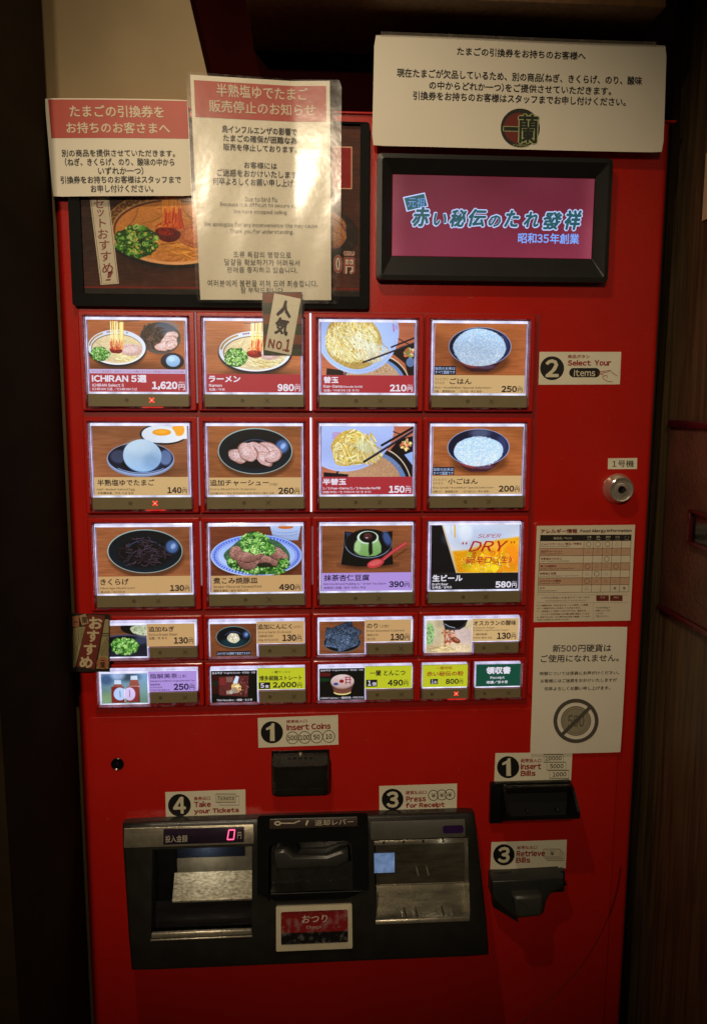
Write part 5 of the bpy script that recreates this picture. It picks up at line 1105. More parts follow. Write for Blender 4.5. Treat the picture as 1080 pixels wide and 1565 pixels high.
# ---- bill slot (black mouth with a wedge lip)
def bill_slot():
    a = [pt(748, 1195, 6), pt(775, 1252, 6)]; u0 = a[0][0]; vtop = a[0][1]; vbot = a[1][1]
    m = M_BLKG; D = 58
    lip = [pt(775, 1253, D), pt(884, 1250, D)]; lu0, lu1, lvb = lip[0][0], lip[1][0], (lip[0][1] + lip[1][1]) / 2
    lt = pt(862, 1198, 20)
    o = box('bill_slot', u0, lu1 + 1.5, vbot - 4, vtop, 2.6, 13, M_BLKG, mach, r=2); o['label'] = 'black bill slot with a wide flat lip'
    # cheeks
    for nm, ua, ub in (('cheek', lu0 - 1, lu0 + 3.5), ('cheek', lu1 - 3.5, lu1 + 1)):
        bm = bmesh.new(); side = [(vtop - 2, 13), (vtop - 5, 30), (lvb + 12, D + 1), (lvb + 2, D + 2), (lvb - 2, D), (lvb - 4, D - 8), (vbot - 4, 13)]
        A = [bm.verts.new((ua, v, w)) for v, w in side]; B = [bm.verts.new((ub, v, w)) for v, w in side]
        for i in range(len(side)): bm.faces.new((A[i], A[(i + 1) % 7], B[(i + 1) % 7], B[i]))
        bm.faces.new(A); bm.faces.new(B); from_bm(nm, bm, m, o, 30)
    bm = bmesh.new(); side = [(vbot + 8, 13.2), (lvb + 4, D - 1), (lvb - 2, D - .5), (lvb - 5, D - 8), (vbot - 4, 13.2)]
    A = [bm.verts.new((lu0 + 3.5, v, w)) for v, w in side]; B = [bm.verts.new((lu1 - 3.5, v, w)) for v, w in side]
    for i in range(5): bm.faces.new((A[i], A[(i + 1) % 5], B[(i + 1) % 5], B[i]))
    bm.faces.new(A); bm.faces.new(B); from_bm('lower_lip', bm, m, o, 30)
    box('upper_lip', lu0 + 3.5, lu1 - 3.5, vtop - 14, vtop - 2, 13.2, 24, m, o, r=2)
    box('mouth', lu0 + 6, lu1 - 6, vbot + 9, vtop - 15, 13.2, 13.6, M_BLACK, o)
    for f in (.3, .72):
        bm = bmesh.new(); b_lathe(bm, lu0 + (lu1 - lu0) * f, lvb + 10, [(3, D - 12), (3, D - 6.5), (2, D - 5.6)], 14); from_bm('screw', bm, M_BLK, o, 40)
bill_slot()
# ---- bill outlet (grey chute)
def bill_out():
    a = [pt(751, 1333, 10), pt(862, 1328, 10)]; u0, u1 = a[0][0], a[1][0]; vt = (a[0][1] + a[1][1]) / 2
    o = box('bill_outlet', u0, u1, vt - 40, vt, 2.6, 16, M_BLK, mach, r=2); o['label'] = 'dark grey bill outlet chute with a stepped scoop'
    q = [pt(x, y, 36) for x, y in ((752, 1347), (861, 1341), (861, 1357), (853, 1360), (845, 1364), (839, 1370), (835, 1378), (831, 1396), (824, 1401), (792, 1404), (784, 1400), (752, 1373))]
    prism('chute_plate', q, 2.6, 36, M_GREYD, o, bev=3.5, seg=3)
    q = [pt(x, y, 50) for x, y in ((784, 1372), (788, 1369), (824, 1367), (829, 1370), (828, 1396), (822, 1400), (794, 1402), (788, 1399))]
    prism('scoop', q, 35, 54, M_GREY, o, bev=7, seg=4)
    q = [pt(x, y, 20) for x, y in ((753, 1372), (790, 1400), (792, 1410), (753, 1386))]; prism('side_cheek', q, 2.6, 22, M_BLK, o, bev=1.5)
    box('mouth', u0 + 5, u1 - 5, vt - 9, vt - 3, 16.1, 16.8, emat((34, 44, 90), .3, 'blue_lit_mouth'), o)
    box('top_shelf', u0 + 3, u1 - 3, vt - 17, vt - 10.5, 15, 33, M_BLKG, o, r=1.5)
M_GREYD = mat('charcoal_plastic', (44, 45, 42), rough=.4, var=.2, vscale=60, bump=.1, bscale=500)
bill_out()

# ---- payout housing: a wedge that leans out towards its foot
TILT = math.atan2(55, 220); ORG = (0.0, -811.0, 30.0)
def px_(a, b, c):                                 # local (a right, b up the slope, c out) -> mm
    return (a, ORG[1] + b * math.cos(TILT) + c * math.sin(TILT) , ORG[2] - b * math.sin(TILT) + c * math.cos(TILT))
def pxc(a, b, c):                                 # the same, squeezed so that nothing reaches through the door
    u, v, w = px_(a, b, c)
    if w < 26: w = 4.0 + 22.0 * math.exp((w - 26) / 30.0)
    return u, v, w
def pl(x, y, c=0.0):                              # photograph pixel -> (a, b) on the sloping face raised by c
    du, dv, dw = ray(x, y); n = (0, math.sin(TILT), math.cos(TILT)); o_ = px_(0, 0, c)
    t = ((o_[1] - CV) * n[1] + (o_[2] - CW) * n[2]) / (dv * n[1] + dw * n[2]); u, v, w = CU + du * t, CV + dv * t, CW + dw * t
    return u, (v - o_[1]) * math.cos(TILT) - (w - o_[2]) * math.sin(TILT)
def housing():
    q = [pl(190, 1262), pl(722, 1246), pl(204, 1480), pl(744, 1455)]
    H = thing('payout_housing', 0, 0, 0, '', '')
    bpy.data.objects.remove(H)
    W1 = [pl(233, 1298), pl(386, 1294), pl(384, 1431), pl(231, 1432)]; W2 = [pl(570, 1285), pl(713, 1281), pl(720, 1408), pl(574, 1414)]
    a1, a2 = (W1[0][0] + W1[3][0]) / 2, (W1[1][0] + W1[2][0]) / 2; b1, b2 = (W1[2][1] + W1[3][1]) / 2, (W1[0][1] + W1[1][1]) / 2
    c1, c2 = (W2[0][0] + W2[3][0]) / 2, (W2[1][0] + W2[2][0]) / 2; d1, d2 = (W2[2][1] + W2[3][1]) / 2, (W2[0][1] + W2[1][1]) / 2
    e = [pl(410, 1288), pl(540, 1372)]; e1, e2 = e[0][0], e[1][0]; f2, f1 = e[0][1], e[1][1]
    xs = [None, a1, a2, e1, e2, c1, c2, None]; holes = [(a1, a2, b1, b2), (c1, c2, d1, d2), (e1, e2, f1, f2)]
    ys = sorted({b1, b2, d1, d2, f1, f2}); xi = sorted({a1, a2, c1, c2, e1, e2})
    tl, tr, bl, br = [Vector(p) for p in q]; tl.y = max(tl.y, tr.y); tr.y = tl.y; bl.y = min(bl.y, br.y); br.y = bl.y
    def L(b): t = (tl.y - b) / (tl.y - bl.y); return tl.x + (bl.x - tl.x) * t
    def Rr(b): t = (tr.y - b) / (tr.y - br.y); return tr.x + (br.x - tr.x) * t
    rows = [bl.y] + ys + [tl.y]; bm = bmesh.new(); V = {}
    r = 7.0
    def vert(i, j):
        if (i, j) in V: return V[(i, j)]
        b = rows[j]; a = L(b) + r * 0 if i == 0 else (Rr(b) if i == len(xi) + 1 else xi[i - 1]); V[(i, j)] = bm.verts.new((a, b, 0)); return V[(i, j)]
    for j in range(len(rows) - 1):
        for i in range(len(xi) + 1):
            xm = ((xi[i - 1] if i else L(rows[j])) + (xi[i] if i < len(xi) else Rr(rows[j]))) / 2; ym = (rows[j] + rows[j + 1]) / 2
            if any(h[0] < xm < h[1] and h[2] < ym < h[3] for h in holes): continue
            bm.faces.new((vert(i, j), vert(i + 1, j), vert(i + 1, j + 1), vert(i, j + 1)))
    # outer bevel and sides
    n_, m_ = len(xi) + 1, len(rows) - 1
    loop = [(i, 0) for i in range(n_ + 1)] + [(n_, j) for j in range(1, m_ + 1)] + [(i, m_) for i in range(n_ - 1, -1, -1)] + [(0, j) for j in range(m_ - 1, 0, -1)]
    cx, cy = (tl.x + br.x) / 2, (tl.y + br.y) / 2
    prev = [V[k] for k in loop]
    for (g, c) in ((2.2, -.6), (4.2, -2.4), (5, -5), (6, -130)):
        ring = []
        for k, key in enumerate(loop):
            v = V[key].co; i, j = key; da = (-g if i == 0 else g if i == n_ else 0); db = (-g if j == 0 else g if j == m_ else 0)
            if da and db: da *= .72; db *= .72
            ring.append(bm.verts.new((v.x + da, v.y + db, c)))
        for k in range(len(loop)): bm.faces.new((prev[k], prev[(k + 1) % len(loop)], ring[(k + 1) % len(loop)], ring[k]))
        prev = ring
    # hole walls
    def wall(h, d):
        P = [(h[0], h[2]), (h[1], h[2]), (h[1], h[3]), (h[0], h[3])]; A = [bm.verts.new((x, y, 0)) for x, y in P]; B = [bm.verts.new((x, y, -d)) for x, y in P]
        for k in range(4): bm.faces.new((A[k], A[(k + 1) % 4], B[(k + 1) % 4], B[k]))
        return B
    wall(holes[0], 4); wall(holes[1], 4); Bv = wall(holes[2], 26); bm.faces.new(Bv)
    o = from_bm('payout_housing', bm, M_BLK, mach, 40, xf=px_); o['label'] = 'black lower housing with the two delivery trays'
    return o, holes, (tl, tr, bl, br)
def clipback(bm, w_min=1.0): pass
HS, HO, HQ = housing()
def hbox(name, a0, a1, b0, b1, c0, c1, m, r=0, parent=None): return box(name, a0, a1, b0, b1, c0, c1, m, parent or mach, r, 2, 40, xf=pxc)
def hprism(name, pts, c0, c1, m, bev=0, parent=None): return prism(name, pts, c0, c1, m, parent or mach, bev, 2, 35, xf=pxc)
# steel fascia with the amount display
q = [pl(190, 1266, 1.5), pl(388, 1262, 1.5), pl(191, 1296, 1.5)]
fs = hprism('steel_fascia', rr(q[0][0], q[2][1], q[1][0], q[0][1], 1.5, 3), .2, 1.5, M_STEELD, .4)
q = [pl(250, 1267, 2), pl(373, 1287, 2)]
ld = hprism('amount_display', rr(q[0][0], q[1][1], q[1][0], q[0][1], 1, 3), 1.5, 2.2, mat('smoked_window', (30, 24, 36), rough=.18, col2=(52, 38, 58), vscale=14, stretch=(1, 1, 3)), .2)
lm = Map(180, 1240, 4.909, [(345, 128), (950, 122), (345, 230), (950, 228)], rect=(q[0][0], q[0][1], q[1][0], q[1][1]), w=2.2, xf=px_)
T(ld, lm, '投入金額', 360, 170, 525, 216, ink((190, 180, 160)), 0); T(ld, lm, '円', 900, 158, 930, 204, ink((200, 190, 170)), 0)
SEG = emat((255, 40, 110), 1.6, 'led_digit'); SEGC = emat((255, 150, 190), 1.4, 'led_digit_core')
d0 = [(836, 143), (880, 143), (872, 207), (824, 207)]
for a, b in ((0, 1), (1, 2), (2, 3), (3, 0)):
    strip(ld, lm, [d0[a], d0[b]], 10, SEG, .2, 'led_segment'); strip(ld, lm, [d0[a], d0[b]], 3, SEGC, .3, 'led_segment')
M_TRAY = mat('dull_tray_steel', (124, 118, 100), rough=.34, metal=.8, var=.4, vscale=60, stretch=(.5, 1, 2.5), bump=.25, bscale=400, rvar=.1)
# trays
def tray(h, nm, lab, m, kind):
    a0, a1, b0, b1 = h; D = 62
    bm = bmesh.new()
    A = [(a0, b0), (a1, b0), (a1, b1), (a0, b1)]
    def q4(p, mi=0): f = bm.faces.new([bm.verts.new(x) for x in p]); f.material_index = mi
    q4([(a0, b0, -4), (a0, b1, -4), (a0, b1, -D), (a0, b0, -D)]); q4([(a1, b0, -4), (a1, b1, -4), (a1, b1, -D), (a1, b0, -D)])
    q4([(a0, b1, -4), (a1, b1, -4), (a1, b1, -D), (a0, b1, -D)])
    q4([(a0, b0, -4), (a1, b0, -4), (a1, b0, -D), (a0, b0, -D)])
    H = b1 - b0; q4([(a0, b0, -D + 1), (a1, b0, -D + 1), (a1, b1, -D + 1), (a0, b1, -D + 1)])
    if kind == 0:
        q4([(a0, b1, -D + 8), (a1, b1, -D + 8), (a1, b0 + H * .62, -D + 4), (a0, b0 + H * .62, -D + 4)])
        o = from_bm(nm, bm, M_BLKG, mach, xf=pxc); o['label'] = lab
        hprism('slot_mouth', [(a0 + H * .25, b0 + H * .84), (a1 - H * .10, b0 + H * .84), (a1 - H * .10, b1 - 2), (a0 + H * .25, b1 - 2)], -D + 6, -D + 14, mat('dark_mouth', (24, 30, 44), rough=.2), 1.5, o)
        hbox('steel_back', a0 + H * .25, a1 - .5, b0 + H * .66, b1 - .5, -D + 7.4, -D + 9, M_STEELD, 0, o)
        bm = bmesh.new(); f = [(a0 + H * .22, b0 + H * .655, -D + 12), (a1 - .4, b0 + H * .655, -D + 12), (a1 - .4, b0 + H * .36, -18), (a0 + H * .22, b0 + H * .36, -18)]
        b_quad(bm, f); bmesh.ops.solidify(bm, geom=bm.faces[:], thickness=1.2); from_bm('ticket_shelf', bm, M_TSH, o, xf=pxc)
        hbox('riser', a0 + H * .22, a1 - .4, b0 + H * .34, b0 + H * .37, -26, -18.5, M_STEEL, .5, o); hbox('inner_panel', a0 + .4, a1 - .4, b0 + 5, b0 + H * .34, -30, -28.5, mat('dark_glossy_steel', (70, 68, 72), rough=.25, metal=.8, var=.5, vscale=60, stretch=(.3, 1, 2), bump=.3, bscale=150), 0, o)
        hbox('tray_lip', a0 + .5, a1 - .5, b0 + .5, b0 + 9, -5, 1.2, M_STEEL, 1.6, o); hbox('tray_edge', a0 - 1, a1 + 1, b0 - 3.4, b0 - .8, -2, 2.0, M_STEEL, .8, o)
    else:
        o = from_bm(nm, bm, M_STEELD, mach, xf=pxc); o['label'] = lab
        hbox('top_rail', a0 + .3, a1 - .3, b1 - 10, b1 - .3, -12, -8, M_STEEL, 1, o)
        bm = bmesh.new(); b_quad(bm, [(a0 + .2, b1 - 8, -D + 6), (a1 - .2, b1 - 8, -D + 6), (a1 - .2, b0 + H * .36, -D + 18), (a0 + .2, b0 + H * .36, -D + 18)]); from_bm('back_plate', bm, M_TRAY, o, xf=pxc)
        bm = bmesh.new(); n = 8; P = []
        for i in range(n + 1):
            t = i / n; P.append((b0 + H * .36 * (1 - t) ** 1.3 + 3 * t, -D + 18 + (D - 26) * t))
        for i in range(n):
            b_quad(bm, [(a0 + .2, P[i][0], P[i][1]), (a1 - .2, P[i][0], P[i][1]), (a1 - .2, P[i + 1][0], P[i + 1][1]), (a0 + .2, P[i + 1][0], P[i + 1][1])])
        bmesh.ops.remove_doubles(bm, verts=bm.verts, dist=.01); from_bm('coin_scoop', bm, M_TRAY, o, 60, xf=pxc)
        for x_ in (.30, .42, .70, .82):
            bm = bmesh.new(); b_tube(bm, [(a0 + (a1 - a0) * x_, b0 + 5, -14), (a0 + (a1 - a0) * (x_ - .02), b0 + H * .2, -D + 27)], 1.9, 6); from_bm('rib', bm, M_STEEL, o, 60, xf=pxc)
        for x_ in (.32, .44, .72, .84):
            bm = bmesh.new(); b_tube(bm, [(a0 + (a1 - a0) * x_ + 2.4, b0 + 5, -13.4), (a0 + (a1 - a0) * (x_ - .02) + 2.4, b0 + H * .2, -D + 27.6)], 1.9, 6); from_bm('groove', bm, M_BLK, o, 60, xf=pxc)
        hbox('fold', a0 + .3, a1 - .3, b0 + H * .355, b0 + H * .372, -D + 17, -D + 19.5, M_STEEL, .7, o)
        for x_ in (.5, .61):
            bm = bmesh.new(); b_tube(bm, [(a0 + (a1 - a0) * x_, b0 + H * .47, -D + 17), (a0 + (a1 - a0) * (x_ - .04), b0 + H * .66, -D + 13)], 1.9, 6); from_bm('rib', bm, M_STEEL, o, 60, xf=pxc)
        hbox('led_reflection', a0 + .6, a0 + (a1 - a0) * .24, b0 + H * .5, b0 + H * .79, -D + 15, -D + 17, emat((116, 142, 182), .8, 'blue_led_reflection', var=.35, vscale=90), 0, o)  # emissive patch standing in for an LED's reflection in the steel
        for i in range(4): hbox('notch', a0 + (a1 - a0) * (.1 + .21 * i), a0 + (a1 - a0) * (.1 + .21 * i) + 3, b1 - 8, b1 - 3, -8, -7.6, M_BLK, 0, o)
        hbox('tray_lip', a0 + .5, a1 - .5, b0 + .5, b0 + 8, -5, 1.2, M_STEEL, 1.6, o)
    # clear flap
    hbox('clear_flap', a0 + .4, a1 - .4, b0 + 9.5, b1 - .4, -3.4, -2.2, M_CLEAR, 0, o)
    return o
M_TSH = mat('scratched_shelf_steel', (248, 242, 220), rough=.34, metal=.25, col2=(150, 140, 112), vscale=150, stretch=(1, 3, 1), bump=.7, bscale=500, bstretch=(1, 4, 1), rvar=.15)
tray(HO[0], 'ticket_tray', 'ticket tray with a scratched steel shelf', None, 0)
tray(HO[1], 'change_tray', 'steel change tray with a glowing patch as a blue LED reflection', None, 1)
def sublamp(name, a, b, c, power, colr, rad=.008):  # warm fill points added inside the trays to brighten their steel
    d = bpy.data.lights.new(name, 'POINT'); d.energy = power; d.color = colr; d.shadow_soft_size = rad
    o = bpy.data.objects.new(name, d); col.objects.link(o); o.location = W3(*px_(a, b, c)); return o
h = HO[0]; sublamp('tray_fill', (h[0] + h[1]) / 2 + 4, h[3] - 7, -10, .13, (1, .92, .74), .012)
h = HO[1]; sublamp('tray_fill', h[1] - 40, h[3] - 7, -9, .034, (1, .9, .72), .012)
# sensor strip over the change tray
q = [pl(566, 1256, 1), pl(712, 1252, 1), pl(568, 1285, 1)]
sp = hprism('sensor_panel', rr(q[0][0], HO[1][3] + 2, q[1][0] - 2, q[0][1], 2, 3), .2, 1.0, mat('dull_grey_film', (84, 82, 72), rough=.5, col2=(64, 62, 56), vscale=12), .3)
q = [pl(676, 1262, 1.2), pl(708, 1273, 1.2)]; hprism('sensor_window', rr(q[0][0], q[1][1], q[1][0], q[0][1], 4.5, 5), 1.0, 1.4, mat('violet_window', (44, 20, 70), rough=.25), 0, sp)
# centre column: glossy cover, return lever, label
q = [pl(393, 1250, 5), pl(562, 1247, 5), pl(396, 1368, 5), pl(566, 1364, 5)]
bm = bmesh.new(); e1, e2, f1, f2 = HO[2]
b_ring(bm, rr(q[0][0], q[2][1], q[1][0], q[0][1] + 3, 6, 6), rr(e1 + .2, f1 + .2, e2 - .2, f2 - .2, 14, 6), .3, 4.5, 3); from_bm('lever_cover', bm, M_BLKG, mach, 35, xf=pxc)
q = [pl(412, 1252, 5), pl(546, 1249, 5), pl(412, 1267, 5)]
lb = hprism('lever_label', rr(q[0][0], q[2][1], q[1][0], q[0][1], 1.5, 3), 4.6, 5.1, mat('dark_label', (62, 52, 46), rough=.3), .2)
lm = Map(380, 1080, 2.842, [(85, 492), (470, 486), (85, 530), (470, 520)], rect=(q[0][0], q[0][1], q[1][0], q[2][1]), w=5.1, xf=px_)
SI = ink((196, 184, 160)); T(lb, lm, '返却レバー', 283, 495, 452, 516, SI, .01, 0, .15); shape(lb, lm, zc(120, 508, 15, ry=9), SI, .1); shape(lb, lm, zc(120, 508, 8, ry=4), ink((62, 52, 46)), .2); strip(lb, lm, [(134, 508), (190, 508), (218, 499)], 4, SI, .15); strip(lb, lm, [(244, 516), (252, 498)], 8, SI, .15)
# lever handle
M_LEV = mat('black_lever_plastic', (46, 46, 43), rough=.28, var=.2, vscale=60)
q0 = pl(418, 1303, 14); q1 = pl(534, 1306, 14); q2 = pl(420, 1331, 14); q3 = pl(534, 1322, 14)
lv_ = [(q0[0] + 2, q0[1] + 4), (q0[0] + 22, q0[1] + 5), (q0[0] + 33, q0[1] - 6), (q1[0] - 38, q0[1] - 7), (q1[0] - 16, q1[1] + 7), (q1[0] - 2, q1[1] + 8), (q1[0], q3[1] + 4), (q1[0] - 22, q3[1] - 5), (q2[0] + 5, q2[1] - 1), (q2[0], q2[1] + 5)]
bm = bmesh.new(); b_prism(bm, lv_, -22, 14, 6.5, 5); from_bm('return_lever', bm, M_LEV, mach, 60, xf=pxc)
bm = bmesh.new(); b_lathe(bm, (e1 + e2) / 2 - 40, f2 - 14, [(20, -25.5), (20, -8), (18, -6)], 28); from_bm('lever_hub', bm, M_BLKG, mach, 35, xf=pxc)
# change sign plate
q = [pl(421, 1386, 4), pl(537, 1381, 4), pl(423, 1454, 4), pl(539, 1449, 4)]
su0, su1 = (q[0][0] + q[2][0]) / 2, (q[1][0] + q[3][0]) / 2; sv1, sv0 = (q[0][1] + q[1][1]) / 2, (q[2][1] + q[3][1]) / 2
bm = bmesh.new(); b_ring(bm, rr(su0, sv0, su1, sv1, 2, 4), rr(su0 + 8, sv0 + 9, su1 - 7, sv1 - 8, 3, 4), .2, 5, 6)
sg = from_bm('change_sign', bm, mat('ivory_plastic', (206, 196, 168), rough=.4), mach, 35, xf=pxc); sg['label'] = 'ivory framed red sign reading Change below the lever'
lm = Map(380, 1080, 2.842, [(140, 885), (430, 875), (144, 1043), (434, 1032)], rect=(su0 + 8, sv1 - 8, su1 - 7, sv0 + 9), w=2.5, xf=px_)
lx = lambda a, b: lm.at(a, b)
def stq(parent, a0, b0, a1, b1, m, dw, nm):
    bm = bmesh.new(); b_quad(bm, [px_(*lm.at(a0, b1, dw)), px_(*lm.at(a1, b1, dw)), px_(*lm.at(a1, b0, dw)), px_(*lm.at(a0, b0, dw))]); return from_bm(nm, bm, m, parent)
stq(sg, 0, 0, 1, 1, mat('sign_black', (18, 14, 14), rough=.3), 0, 'sign_card'); stq(sg, 0, 0, 1, .66, mat('sign_red', (140, 20, 22), rough=.35), .2, 'sign_band')
T(sg, lm, 'おつり', 230, 903, 342, 940, ink((210, 200, 180)), .02, .1, .4); T(sg, lm, 'Change', 252, 952, 318, 970, ink((200, 190, 170)), 0, 0, .4)
bm = bmesh.new(); b_box(bm, su0 + 8.2, su1 - 7.2, sv0 + 9.2, sv1 - 8.2, 3.6, 4.4, 0); from_bm('clear_cover', bm, clear('sign_cover', rough=.1, bump=.3, bscale=40, haze=.12), sg, 0, xf=px_)

# ================================================================== notices taped to the machine
TI = ink((28, 26, 24)); CI = ink((214, 200, 172)); HR = mat('faded_red_print', (176, 62, 44), rough=.45, var=.08, vscale=40)
def curl(w0, amp, k=1.5, tilt=0.0):
    return lambda a, b: w0 + amp * (.5 + .5 * math.sin(a * 3.1 * k + .6)) * (.4 + .6 * b) + tilt * (1 - b)
def tape(parent, mp, x0, y0, x1, y1):
    q = [mp(x0, y0, .3), mp(x1, y0, .3), mp(x1, y1, .3), mp(x0, y1, .3)]; bm = bmesh.new(); b_quad(bm, q); from_bm('tape', bm, clear('sticky_tape', rough=.15, haze=.15), parent)
# left notice
mp = Map(50, 0, 2, [(46, 311), (478, 316), (72, 609), (492, 607)], wf=lambda a, b: 13.5 + 2.2 * np.sin(a * 3.0) + 1.5 * b)
n1 = thing('paper_notice', -35, 180, 14, 'white notice with a red header, leftmost of the papers, over the ramen poster', 'notice')
sheet('paper', n1, mp, M_PAPER, .3, 14, 8, 1.0); A0 = mp.st(60, 316)
bm = bmesh.new()
def patch(parent, mp, x0, y0, x1, y1, m, dw, nm, nx=12, ny=4):
    a0, b0, a1, b1 = mp.box(x0, y0, x1, y1); bm = bmesh.new(); G = [[bm.verts.new(mp.at(a0 + (a1 - a0) * i / nx, b0 + (b1 - b0) * j / ny, dw)) for i in range(nx + 1)] for j in range(ny + 1)]
    for j in range(ny):
        for i in range(nx): bm.faces.new((G[j][i], G[j][i + 1], G[j + 1][i + 1], G[j + 1][i]))
    return from_bm(nm, bm, m, parent, 60)
patch(n1, mp, 62, 317, 479, 432, HR, .2, 'header_band')
for t in (('たまごの引換券を', 122, 334, 406, 370, CI, .03), ('お持ちのお客さまへ', 112, 384, 424, 418, CI, .03), ('別の商品を提供させていただきます。', 98, 466, 440, 488, TI, .035), ('(ねぎ、きくらげ、のり、酸味の中から', 108, 492, 438, 516, TI, .035), ('いずれか一つ)', 208, 519, 345, 543, TI, .035), ('引換券をお持ちのお客様はスタッフまで', 95, 546, 458, 569, TI, .035), ('お申し付けください。', 186, 573, 375, 597, TI, .035)):
    T(n1, mp, *t[:6], t[6], 0, .5)
# centre laminated notice
def CF(a, b):
    a = np.asarray(a, float); b = np.asarray(b, float)
    d = a - .68; pr = 1.2 + 2.2 * d + 19.8 * (np.sqrt(d * d + .0009))
    return 19 + pr * (1 - .85 * b) - 2 * b ** 3 + .35 * np.sin(a * 21 + b * 9) * b
lq = [(472, 228), (943, 250), (500, 923), (940, 928)]
LM = Map(50, 0, 2, lq, wf=CF, w=22, mm=[pt(50 + x / 2, y / 2, 22) for x, y in lq])
n2 = thing('laminated_notice', 270, 32, 16, 'tall laminated notice with a red header, centre, in Japanese, English and Korean', 'notice')
pa = [(484, 236), (907, 250), (512, 915), (912, 916)]; ab = [LM.st(*p) for p in pa]
mmq = [LM.at(a, b)[:2] for a, b in ab]
PM = Map(50, 0, 2, pa, mm=mmq, wf=lambda a, b: CF(.03 + .9 * a, .015 + .97 * b))
sheet('paper', n2, PM, M_LPAPER, .3, 60, 24, 0, dw=0)
lf = sheet('laminate', n2, LM, M_LAM, .2, 60, 30, 4, dw=1.7)
patch(n2, PM, 497, 258, 896, 364, HR, .45, 'header_band', 56, 6)
for t in (('半熟塩ゆでたまご', 562, 264, 840, 302, CI, .02), ('販売停止のお知らせ', 540, 312, 862, 348, CI, .02), ('鳥インフルエンザの影響で', 578, 384, 806, 406, TI, .03), ('たまごの確保が困難な為', 582, 411, 806, 432, TI, .03), ('販売を停止しております。', 582, 438, 806, 458, TI, .03), ('お客様には', 645, 490, 745, 510, TI, .025), ('ご迷惑をおかけいたしますが', 563, 514, 828, 536, TI, .025), ('何卒よろしくお願い申し上げます。', 550, 540, 840, 562, TI, .025),
          ('Due to bird flu', 648, 595, 746, 610, TI, 0), ('Because it is difficult to secure eggs', 573, 614, 820, 629, TI, 0), ('We have stopped selling.', 614, 635, 778, 650, TI, 0), ('We apologize for any inconvenience this may cause.', 524, 675, 872, 691, TI, 0), ('Thank you for understanding.', 602, 695, 796, 711, TI, 0),
          ('조류 독감의 영향으로', 612, 764, 788, 784, TI, 0), ('달걀을 확보하기가 어려워서', 585, 788, 814, 808, TI, 0), ('판매를 중지하고 있습니다.', 593, 812, 808, 830, TI, 0), ('여러분에게 불편을 끼쳐 드려 죄송합니다.', 534, 853, 870, 874, TI, 0), ('잘 부탁드립니다.', 634, 876, 768, 894, TI, 0)):
    T(n2, PM, *t[:6], t[6], 0, .95)
# wide notice, top right
mp = Map(540, 40, 2, [(60, 46), (938, 76), (52, 380), (926, 399)], wf=lambda a, b: 21 + 1.6 * np.sin(a * 5 + 1) + .8 * b - .5 * np.cos(b * 5))
n3 = thing('wide_notice', 650, 254, 18, 'wide white notice with a round black and red emblem, above the lit screen', 'notice')
sheet('paper', n3, mp, M_PAPER, .35, 24, 10, 2.5)
def tc(s, x0, x1, yc, h, off=.035): T(n3, mp, s, x0, yc - h / 2, x1, yc + h / 2, TI, off, 0, .5)
tc('たまごの引換券をお持ちのお客様へ', 303, 690, 101, 25); tc('現在たまごが欠品しているため、別の商品(ねぎ、きくらげ、のり、酸味', 125, 862, 171, 27); tc('の中からどれか一つ)をご提供させていただきます。', 220, 768, 205, 26); tc('引換券をお持ちのお客様はスタッフまでお申し付けください。', 172, 812, 237, 26)
shape(n3, mp, zc(492, 325, 59, 40), ink((34, 36, 26)), .4, 'emblem_disc'); shape(n3, mp, zc(488, 325, 46, 36), ink((112, 34, 24)), .5, 'emblem_field')
GO = ink((168, 176, 120)); DK = ink((26, 34, 22))
for m_, of, dw, g in ((GO, .11, .6, 2), (DK, .035, .75, 0)):
    T(n3, mp, '一', 442 - g, 322 - g, 486 + g, 334 + g, m_, of, 0, dw); T(n3, mp, '蘭', 486 - g, 284 - g, 546 + g, 372 + g, m_, of, 0, dw)
T(n3, mp, 'ICHIRAN', 470, 374, 516, 382, GO, 0, 0, .8)
patch(n3, mp, 78, 52, 905, 66, clear('pale_tape', rough=.3, haze=.5, hmin=.25, hazecol=(.55, .48, .38)), .7, 'tape', 20, 1)
# allergy table
mp = Map(810, 795, 6.353, [(62, 55), (1016, 45), (30, 990), (968, 975)], w=5.0)
n4 = thing('allergy_table', 795, -490, 5, 'printed food allergy information table on the right of the door', 'notice')
sheet('paper', n4, mp, mat('allergy_paper', (214, 202, 176), rough=.55, var=.05), .4, 4, 4)
DR = ink((120, 40, 28)); LI = ink((48, 38, 30)); PK = ink((196, 160, 130))
T(n4, mp, 'アレルギー情報', 98, 84, 452, 126, DR, .06); T(n4, mp, 'Food Allergy Information', 482, 86, 980, 122, BK, .06)
gx0, gy0, gx1, gy1 = 97, 140, 978, 702
class _Sk:                                           # the table leans with the sheet: straight table coordinates -> zoom coordinates
    pass
def tq(x, y): k = (y - 140) / 562; return (x - 26 * k, y + (140 - 140) - 4 * (x - 97) / 881 * (1 - k) - 8 * (x - 97) / 881 * k + 0)
def tline(x0, y0, x1, y1, wd=3.4): strip(n4, mp, [tq(x0, y0), tq(x1, y1)], wd, LI, .15)
for r_ in (1, 3, 5): shape(n4, mp, [tq(97, 200 + 71.5 * r_), tq(978, 200 + 71.5 * r_), tq(978, 271.5 + 71.5 * r_), tq(97, 271.5 + 71.5 * r_)], PK, .08)
shape(n4, mp, [tq(97, 142), tq(978, 142), tq(978, 200), tq(97, 200)], ink((30, 26, 22)), .12); T(n4, mp, '商品名／Item', 222, 160, 396, 184, CRI, .0, 0, .3)
cols_ = [521, 612, 704, 796, 887]
